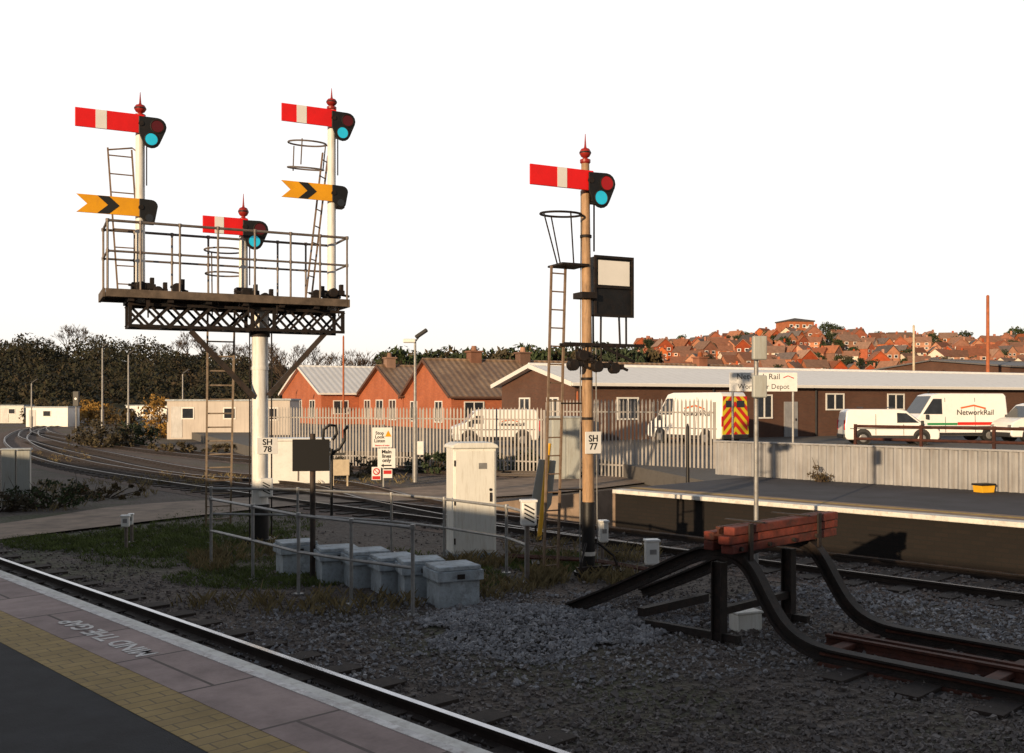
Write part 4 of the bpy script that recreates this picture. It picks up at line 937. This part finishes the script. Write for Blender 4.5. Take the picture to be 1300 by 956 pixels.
def leafcloud(mb,c,rad,n,sz):
    for _ in range(n):
        while True:
            v=Vector((U(-1,1),U(-1,1),U(-1,1)))
            if v.length<1: break
        v=v.normalized()*(v.length**.5)
        q=Vector(c)+Vector((v.x*rad[0],v.y*rad[1],v.z*rad[2])); s=sz*U(.5,1.3)
        a=Vector((U(-1,1),U(-1,1),U(-1,1))).normalized(); b=a.cross(Vector((U(-1,1),U(-1,1),U(-1,1)))).normalized()
        mb.add([q-a*s,q+b*s*.45,q+a*s,q-b*s*.45],[(0,1,2,3)])
mb=MB()
for _ in range(1500):
    px=U(-120,560); Y=185+125*random.random(); z_=hl(px,Y)
    if z_<2 and random.random()<.5: continue
    x=(px-650)/F*Y; k_=1 if px<240 else (.85 if px<330 else .6); h=U(2.5,6.5)*k_*(1+.35*sin(px*.06)*sin(px*.021)); r=U(1.5,3.2)
    leafcloud(mb,(x,Y,z_+h*.55),(r,r,h*.55),46,.5)
tag(mb.build('far_woodland',M['wood']),'dark dense woodland covering the left hill','woodland',kind='stuff')
def branch(mb,tw,p,d,l,r,lev):
    q=p+d*l; mb.cyl(p,q,r,r*.6,5 if lev<2 else 3,False)
    if lev>=4:
        for _ in range(4):
            e=(d+Vector((U(-1,1),U(-1,1),U(-.3,1)))*.6).normalized(); w=e.cross(Vector((U(-1,1),U(-1,1),U(-1,1)))).normalized()*.045
            tw.add([q-w,q+w,q+e*U(.5,1.1)],[(0,1,2)])
        return
    for _ in range(4 if lev==0 else 3):
        e=(d*.9+Vector((U(-1,1),U(-1,1),U(-.15,.9)))*.75).normalized()
        branch(mb,tw,p+d*l*U(.6,1),e,l*U(.6,.85),r*.55,lev+1)
def bare_tree(label,group):
    t=thing('bare_tree',label,'tree',group=group); a=MB(); b=MB(); branch(a,b,Vector((0,0,0)),Vector((U(-.06,.06),U(-.06,.06),1)).normalized(),3.0,.24,0)
    a.build('trunk',M['bark'],t); b.build('crown',M['twig'],t); return t
LB='bare winter tree among others on the skyline of the wooded hill'
pro=[bare_tree(LB,'bare trees along the wooded skyline') for _ in range(3)]
sp=[(-10,320,.7),(14,300,.7),(38,315,.8),(60,300,.75),(86,300,1.2),(100,310,1.3),(118,305,.95),(140,310,.7),(160,300,.7),(178,310,.8),(200,300,.85),(222,310,1.05),(240,300,1.25),(258,305,1.2),(272,310,.95),(290,300,1.0),(305,310,1.1),(322,300,1.15),(338,305,1.25),(352,300,1.3),(375,300,1.3),(395,305,1.35),(412,300,1.2),(430,305,1.3),(450,300,1.4),(470,310,1.4)]
for i,(px,Y,s) in enumerate(sp):
    o=pro[i] if i<3 else copy_tree(pro[i%3]); o.location=((px-650)/F*Y,Y,hl(px,Y)-.2); o.scale=(s,s,s); o.rotation_euler=(0,0,U(0,6))
for px,Y,s,lb in((366,150,1.25,'bare tree rising behind the right arm brace of the bracket signal'),(385,140,1.0,'smaller bare tree right of the brace, above the white corrugated roof'),(455,150,1.2,'bare tree showing above the white corrugated shed roof'),(505,190,1.4,'bare tree tips just above the middle shed ridge')):
    o=copy_tree(pro[1]); o.location=((px-650)/F*Y,Y,0); o.scale=(s,s,s*1.05); o['label']=lb; del o['group']; o.rotation_euler=(0,0,U(0,6))
def leafy(label,group,h,r,m,name='leafy_tree',n=26,sz=.4):
    t=thing(name,label,'tree',group=group); tr=MB(); tr.cyl((0,0,-.5),(0,0,h*.55),r*.09,r*.05,7)
    cr=MB()
    for _ in range(n):
        a=U(0,6.28); rr=r*math.sqrt(random.random())*.75; zc=h*U(.35,.9); 
        rr*=1-.6*max(0,(zc/h-.55)/.45); q=Vector((cos(a)*rr,sin(a)*rr,zc)); tr.cyl((0,0,h*U(.25,.5)),q,r*.03,r*.012,4,False); s=r*U(.22,.42); leafcloud(cr,q,(s,s,s*.8),36,sz)
    tr.build('trunk',M['bark'],t); cr.build('crown',M[m],t); return t
lp=[leafy('dark bushy tree standing among the hillside houses','trees among the hillside houses',8,3.6,'leafd'),leafy('brownish autumn tree standing among the hillside houses','autumn trees among the hillside houses',7,3.2,'leafb')]
for i in range(190):
    px=U(780,1330); Y=U(322,500); o=lp[i] if i<2 else copy_tree(lp[i%2 if random.random()<.5 else 0]); s=U(.5,1.05)
    o.location=((px-650)/F*Y,Y,hr(px,Y)-.3); o.scale=(s*U(.9,1.3),s,s*U(.7,1.0)); o.rotation_euler=(0,0,U(0,6))
for i in range(22):
    px=500+i*15+U(-5,5); Y=U(205,235); top=(512-(455-4*sstep((px-560)/240)-U(0,6)))/F*Y+2.6
    o=copy_tree(lp[i%2]); s=top/7.3 if i%2==0 else top/6.4; o.location=((px-650)/F*Y,Y,0); o.scale=(s*.9,s*.9,s*1.05); o.rotation_euler=(0,0,U(0,6)); o['label']='low tree line top showing just above the long brown shed roof'; o['group']='tree tops behind the shed roofs'
for px,lb,s in((1050,'broad dark evergreen beside the tower block on the hilltop',1.35),(1062,'second dark evergreen right of the hilltop tower block',1.2),(1115,'dark rounded tree on the hilltop right of centre',1.0),(1290,'tall dark tree on the hilltop at the right edge',1.5),(1225,'dark tree on the hilltop left of the rust red mast',1.2)):
    o=copy_tree(lp[0]); Y=485; o.location=((px-650)/F*Y,Y,hr(px,Y)-1); o.scale=(s*1.2,s*1.2,s); o['label']=lb; del o['group']
def house(kind,label,group):
    t=thing('hillside_house',label,'house',group=group)
    w,d,h,rf=[(9,7.5,5.2,3.0),(7.5,8,5.4,3.4),(11,7.5,4.9,2.8),(6.5,9,5.6,3)][kind]
    wm=['hb1','hb2','cream','hb1'][kind]; rm=['hr1','hr2','hr1','hr3'][kind]
    m=MB(); o=.4
    if kind in(0,2):
        v=[(-w/2,-d/2,0),(w/2,-d/2,0),(w/2,d/2,0),(-w/2,d/2,0),(-w/2,-d/2,h),(w/2,-d/2,h),(w/2,d/2,h),(-w/2,d/2,h),(-w/2,0,h+rf),(w/2,0,h+rf)]
        m.add(v,[(0,1,5,4),(2,3,7,6),(1,2,6,9,5),(3,0,4,8,7)]).b2(-w/2,w/2,-d/2,d/2,-4,0.001).build('wall',M[wm],t)
        r=MB()
        for s in(-1,1):
            v=[(-w/2-o,s*(d/2+o),h-.3),(w/2+o,s*(d/2+o),h-.3),(w/2+o,0,h+rf+.05),(-w/2-o,0,h+rf+.05)]; v+=[(a,b,c+.2) for a,b,c in v]; r.add(v,[(0,1,2,3),(7,6,5,4),(0,4,5,1),(1,5,6,2),(2,6,7,3),(3,7,4,0)])
    else:
        v=[(-w/2,-d/2,0),(w/2,-d/2,0),(w/2,d/2,0),(-w/2,d/2,0),(-w/2,-d/2,h),(w/2,-d/2,h),(w/2,d/2,h),(-w/2,d/2,h),(0,-d/2,h+rf),(0,d/2,h+rf)]
        m.add(v,[(0,1,5,8,4),(2,3,7,9,6),(1,2,6,5),(3,0,4,7)]).b2(-w/2,w/2,-d/2,d/2,-4,.001).build('wall',M[wm],t)
        r=MB()
        for s in(-1,1):
            v=[(s*(w/2+o),-d/2-o,h-.3),(s*(w/2+o),d/2+o,h-.3),(0,d/2+o,h+rf+.05),(0,-d/2-o,h+rf+.05)]; v+=[(a,b,c+.2) for a,b,c in v]; r.add(v,[(0,1,2,3),(7,6,5,4),(0,4,5,1),(1,5,6,2),(2,6,7,3),(3,7,4,0)])
    ro=r.build('roof',M[rm],t)
    MB().box((w*.28,0.2,h+rf+.1),(.9,.9,2.0)).build('chimney',M['hb2'],ro)
    for x in(-w*.27,w*.22):
        for zc in(1.6,4.0):
            f=MB().box((x,-d/2-.03,zc),(1.9,.06,1.4)).build('window',M['wframe'],t); MB().box((x,-d/2-.08,zc),(1.3,.04,.95)).build('pane',M['glass'],f)
    MB().box((0,-d/2-.03,1.1),(.95,.06,2.1)).build('door',M['vtrim'],t)
    return t
hl_=[('orange brick house with brown roof side on to the view on the hillside','orange brick hillside houses'),('gable fronted red brick house with orange tiled roof on the hillside','gable fronted hillside houses'),('wide cream rendered house with brown roof on the hillside','cream hillside houses'),('narrow orange brick house with slate roof on the hillside','slate roofed hillside houses')]
hp=[house(k,*hl_[k]) for k in range(4)]; used=[False]*4
for row in range(8):
    Y=328+row*22; px=798+U(0,12)+ (0 if row<3 else 10)
    while px<1330:
        k=random.choices(range(4),[3.4,3.4,2.2,2])[0]
        z_=hr(px,Y)
        if not(row==7 and 975<px<1045) and z_>3 and random.random()<.86:
            if not used[k]: o=hp[k]; used[k]=True
            else: o=copy_tree(hp[k])
            o.location=((px-650)/F*Y,Y,z_); o.rotation_euler=(0,0,U(-.7,.8)); s=U(.6,.9); o.scale=(s,s,s)
        px+=U(17,29)
for k in range(4):
    if not used[k]: hp[k].location=((850+60*k-650)/F*400,400,hr(850+60*k,400))
Y=488; z_=hr(1009,Y)-4.2; t=thing('tower_block','square brick block of flats with white balconies on the hilltop','building',((1009-650)/F*Y,Y,z_),R(12))
H=13.5
MB().b2(-7,7,-6,6,-3,H).build('wall',M['hb1'],t); MB().b2(-7.4,7.4,-6.4,6.4,H+.003,H+.6).add([(-7.4,-6.4,H+.61),(7.4,-6.4,H+.61),(7.4,6.4,H+.61),(-7.4,6.4,H+.61),(0,0,H+2.2)],[(0,1,4),(1,2,4),(2,3,4),(3,0,4)]).build('roof',M['hr3'],t)
for x in(-5,-1.8,1.8,5):
    for f in range(4):
        zc=2+f*3.1
        w=MB().box((x,-6.04,zc),(1.9,.08,1.6)).build('window',M['wframe'],t); MB().box((x,-6.1,zc),(1.3,.04,1.1)).build('pane',M['glass'],w)
for f in range(4):
    for x in(-3.4,3.4): MB().b2(x-.8,x+.8,-6.9,-6.02,.8+f*3.1,1.9+f*3.1).build('balcony',M['wframe'],t)
def bush(label,px,py,w,h,m,n=26,sz=.16,z_=0):
    p=G(px,py,z_); t=thing('bush',label,'bush',p); st=MB(); cr=MB()
    for _ in range(n):
        a=U(0,6.28); r=w/2*math.sqrt(random.random())*.95; zc=h*U(.1,.85)*(1-.5*(2*r/w)**2); q=Vector((cos(a)*r,sin(a)*r*.7,zc)); st.cyl((q.x*.3,q.y*.3,0),q,.02,.008,4,False); s=h*U(.1,.22); leafcloud(cr,q,(s*1.4,s*1.4,s),40,sz)
        if random.random()<.5: st.cyl(q,q+Vector((U(-.3,.3),U(-.3,.3),U(.2,.5)))*h,.012,.004,3,False)
    st.build('stem',M['bark'],t); cr.build('foliage',M[m],t)
bush('brown green bramble bush beside the tracks at far left',128,568,3.6,1.9,'leafb',36,.12)
bush('taller bramble clump right of the brown bush near the cabins',172,566,2.6,1.7,'leafd',30,.12)
bush('low scrub beside the twin grey cabinet at far left',62,645,2.4,.8,'leafd',30,.05)
bush('small scrub hard against the left picture edge',-5,650,1.6,.7,'leafb',22,.05)
bush('golden bush lit by the sun in front of the wood',206,556,2.6,3.6,'leafg',30,.16)
bush('low golden bush at the foot of the wood left of the lamp pair',112,540,6,3.6,'leafg',30,.22)
bush('amber bush at the foot of the wood between the lamp pair',148,541,5,3.0,'leafb',28,.2)
bush('wide ochre bush at the foot of the wood near the left edge',62,538,7,3.4,'leafb',30,.24)
bush('low green bush at the foot of the palisade fence',664,598,2.2,1.1,'leafd',26,.08)
bush('weedy bush behind the sign post at the fence',455,604,3.0,.9,'leafb',26,.08)
bush('dark bush by the foot of the grey floodlight pole',548,601,1.8,.9,'leafd',22,.08)
bush('long low scrub between the diverging tracks',240,575,5,.7,'leafb',30,.1)
bush('dry weed clump by the corrugated fence on the far platform',1042,612,.5,.55,'leafb',9,.03,.8)
bush('low bramble patch between the path and the left cabinet railings',130,632,2.6,.45,'leafb',24,.05)

# ---------------------------------------------------------------- camera, light, world
cam=bpy.data.cameras.new('Camera'); co=bpy.data.objects.new('Camera',cam); COL.objects.link(co)
co.location=(0,0,CH); co.rotation_euler=(pi/2,0,0); cam.sensor_width=36; cam.lens=36*F/1300; cam.shift_y=(HZ-478)/1300; cam.clip_end=6000; cam.clip_start=.1
sc.camera=co
el=R(9); az=Vector((-.5,-.866,0)).normalized(); sd=Vector((az.x*cos(el),az.y*cos(el),sin(el)))
su=bpy.data.lights.new('Sun','SUN'); su.energy=5.0; su.angle=R(.5); su.color=(1,.74,.46); so=bpy.data.objects.new('Sun',su); COL.objects.link(so)
so.rotation_euler=sd.to_track_quat('Z','Y').to_euler(); so.location=sd*50
w=bpy.data.worlds.new('World'); sc.world=w; w.use_nodes=True; t=w.node_tree; t.nodes.clear()
out=t.nodes.new('ShaderNodeOutputWorld'); b1=t.nodes.new('ShaderNodeBackground'); b2=t.nodes.new('ShaderNodeBackground'); mx=t.nodes.new('ShaderNodeMixShader')
sk=t.nodes.new('ShaderNodeTexSky'); sk.sky_type='NISHITA'; sk.sun_disc=False; sk.sun_elevation=el; sk.sun_rotation=math.atan2(az.x,az.y)
t.links.new(sk.outputs[0],b1.inputs[0]); b1.inputs[1].default_value=.13
tc=t.nodes.new('ShaderNodeTexCoord'); sx=t.nodes.new('ShaderNodeSeparateXYZ'); t.links.new(tc.outputs['Generated'],sx.inputs[0])
def MR_(x,a,b,c,d):
    n=t.nodes.new('ShaderNodeMapRange'); n.interpolation_type='SMOOTHSTEP'; t.links.new(x,n.inputs[0])
    for i,v in enumerate((a,b,c,d)): n.inputs[i+1].default_value=v
    return n.outputs[0]
cr=t.nodes.new('ShaderNodeValToRGB'); t.links.new(sx.outputs[2],cr.inputs[0])
cr.color_ramp.elements[0].position=0; cr.color_ramp.elements[0].color=(1,.84,.66,1); cr.color_ramp.elements[1].position=.14; cr.color_ramp.elements[1].color=(1,1,1,1)
e=cr.color_ramp.elements.new(.06); e.color=(1,.96,.90,1)
t.links.new(cr.outputs[0],b2.inputs[0]); t.links.new(MR_(sx.outputs[1],-.25,.5,.27,1.08),b2.inputs[1])
t.links.new(MR_(sx.outputs[2],.44,.82,1,0),mx.inputs[0]); t.links.new(b1.outputs[0],mx.inputs[1]); t.links.new(b2.outputs[0],mx.inputs[2]); t.links.new(mx.outputs[0],out.inputs[0])
sc.view_settings.view_transform='Standard'; sc.view_settings.look='None'; sc.view_settings.exposure=0
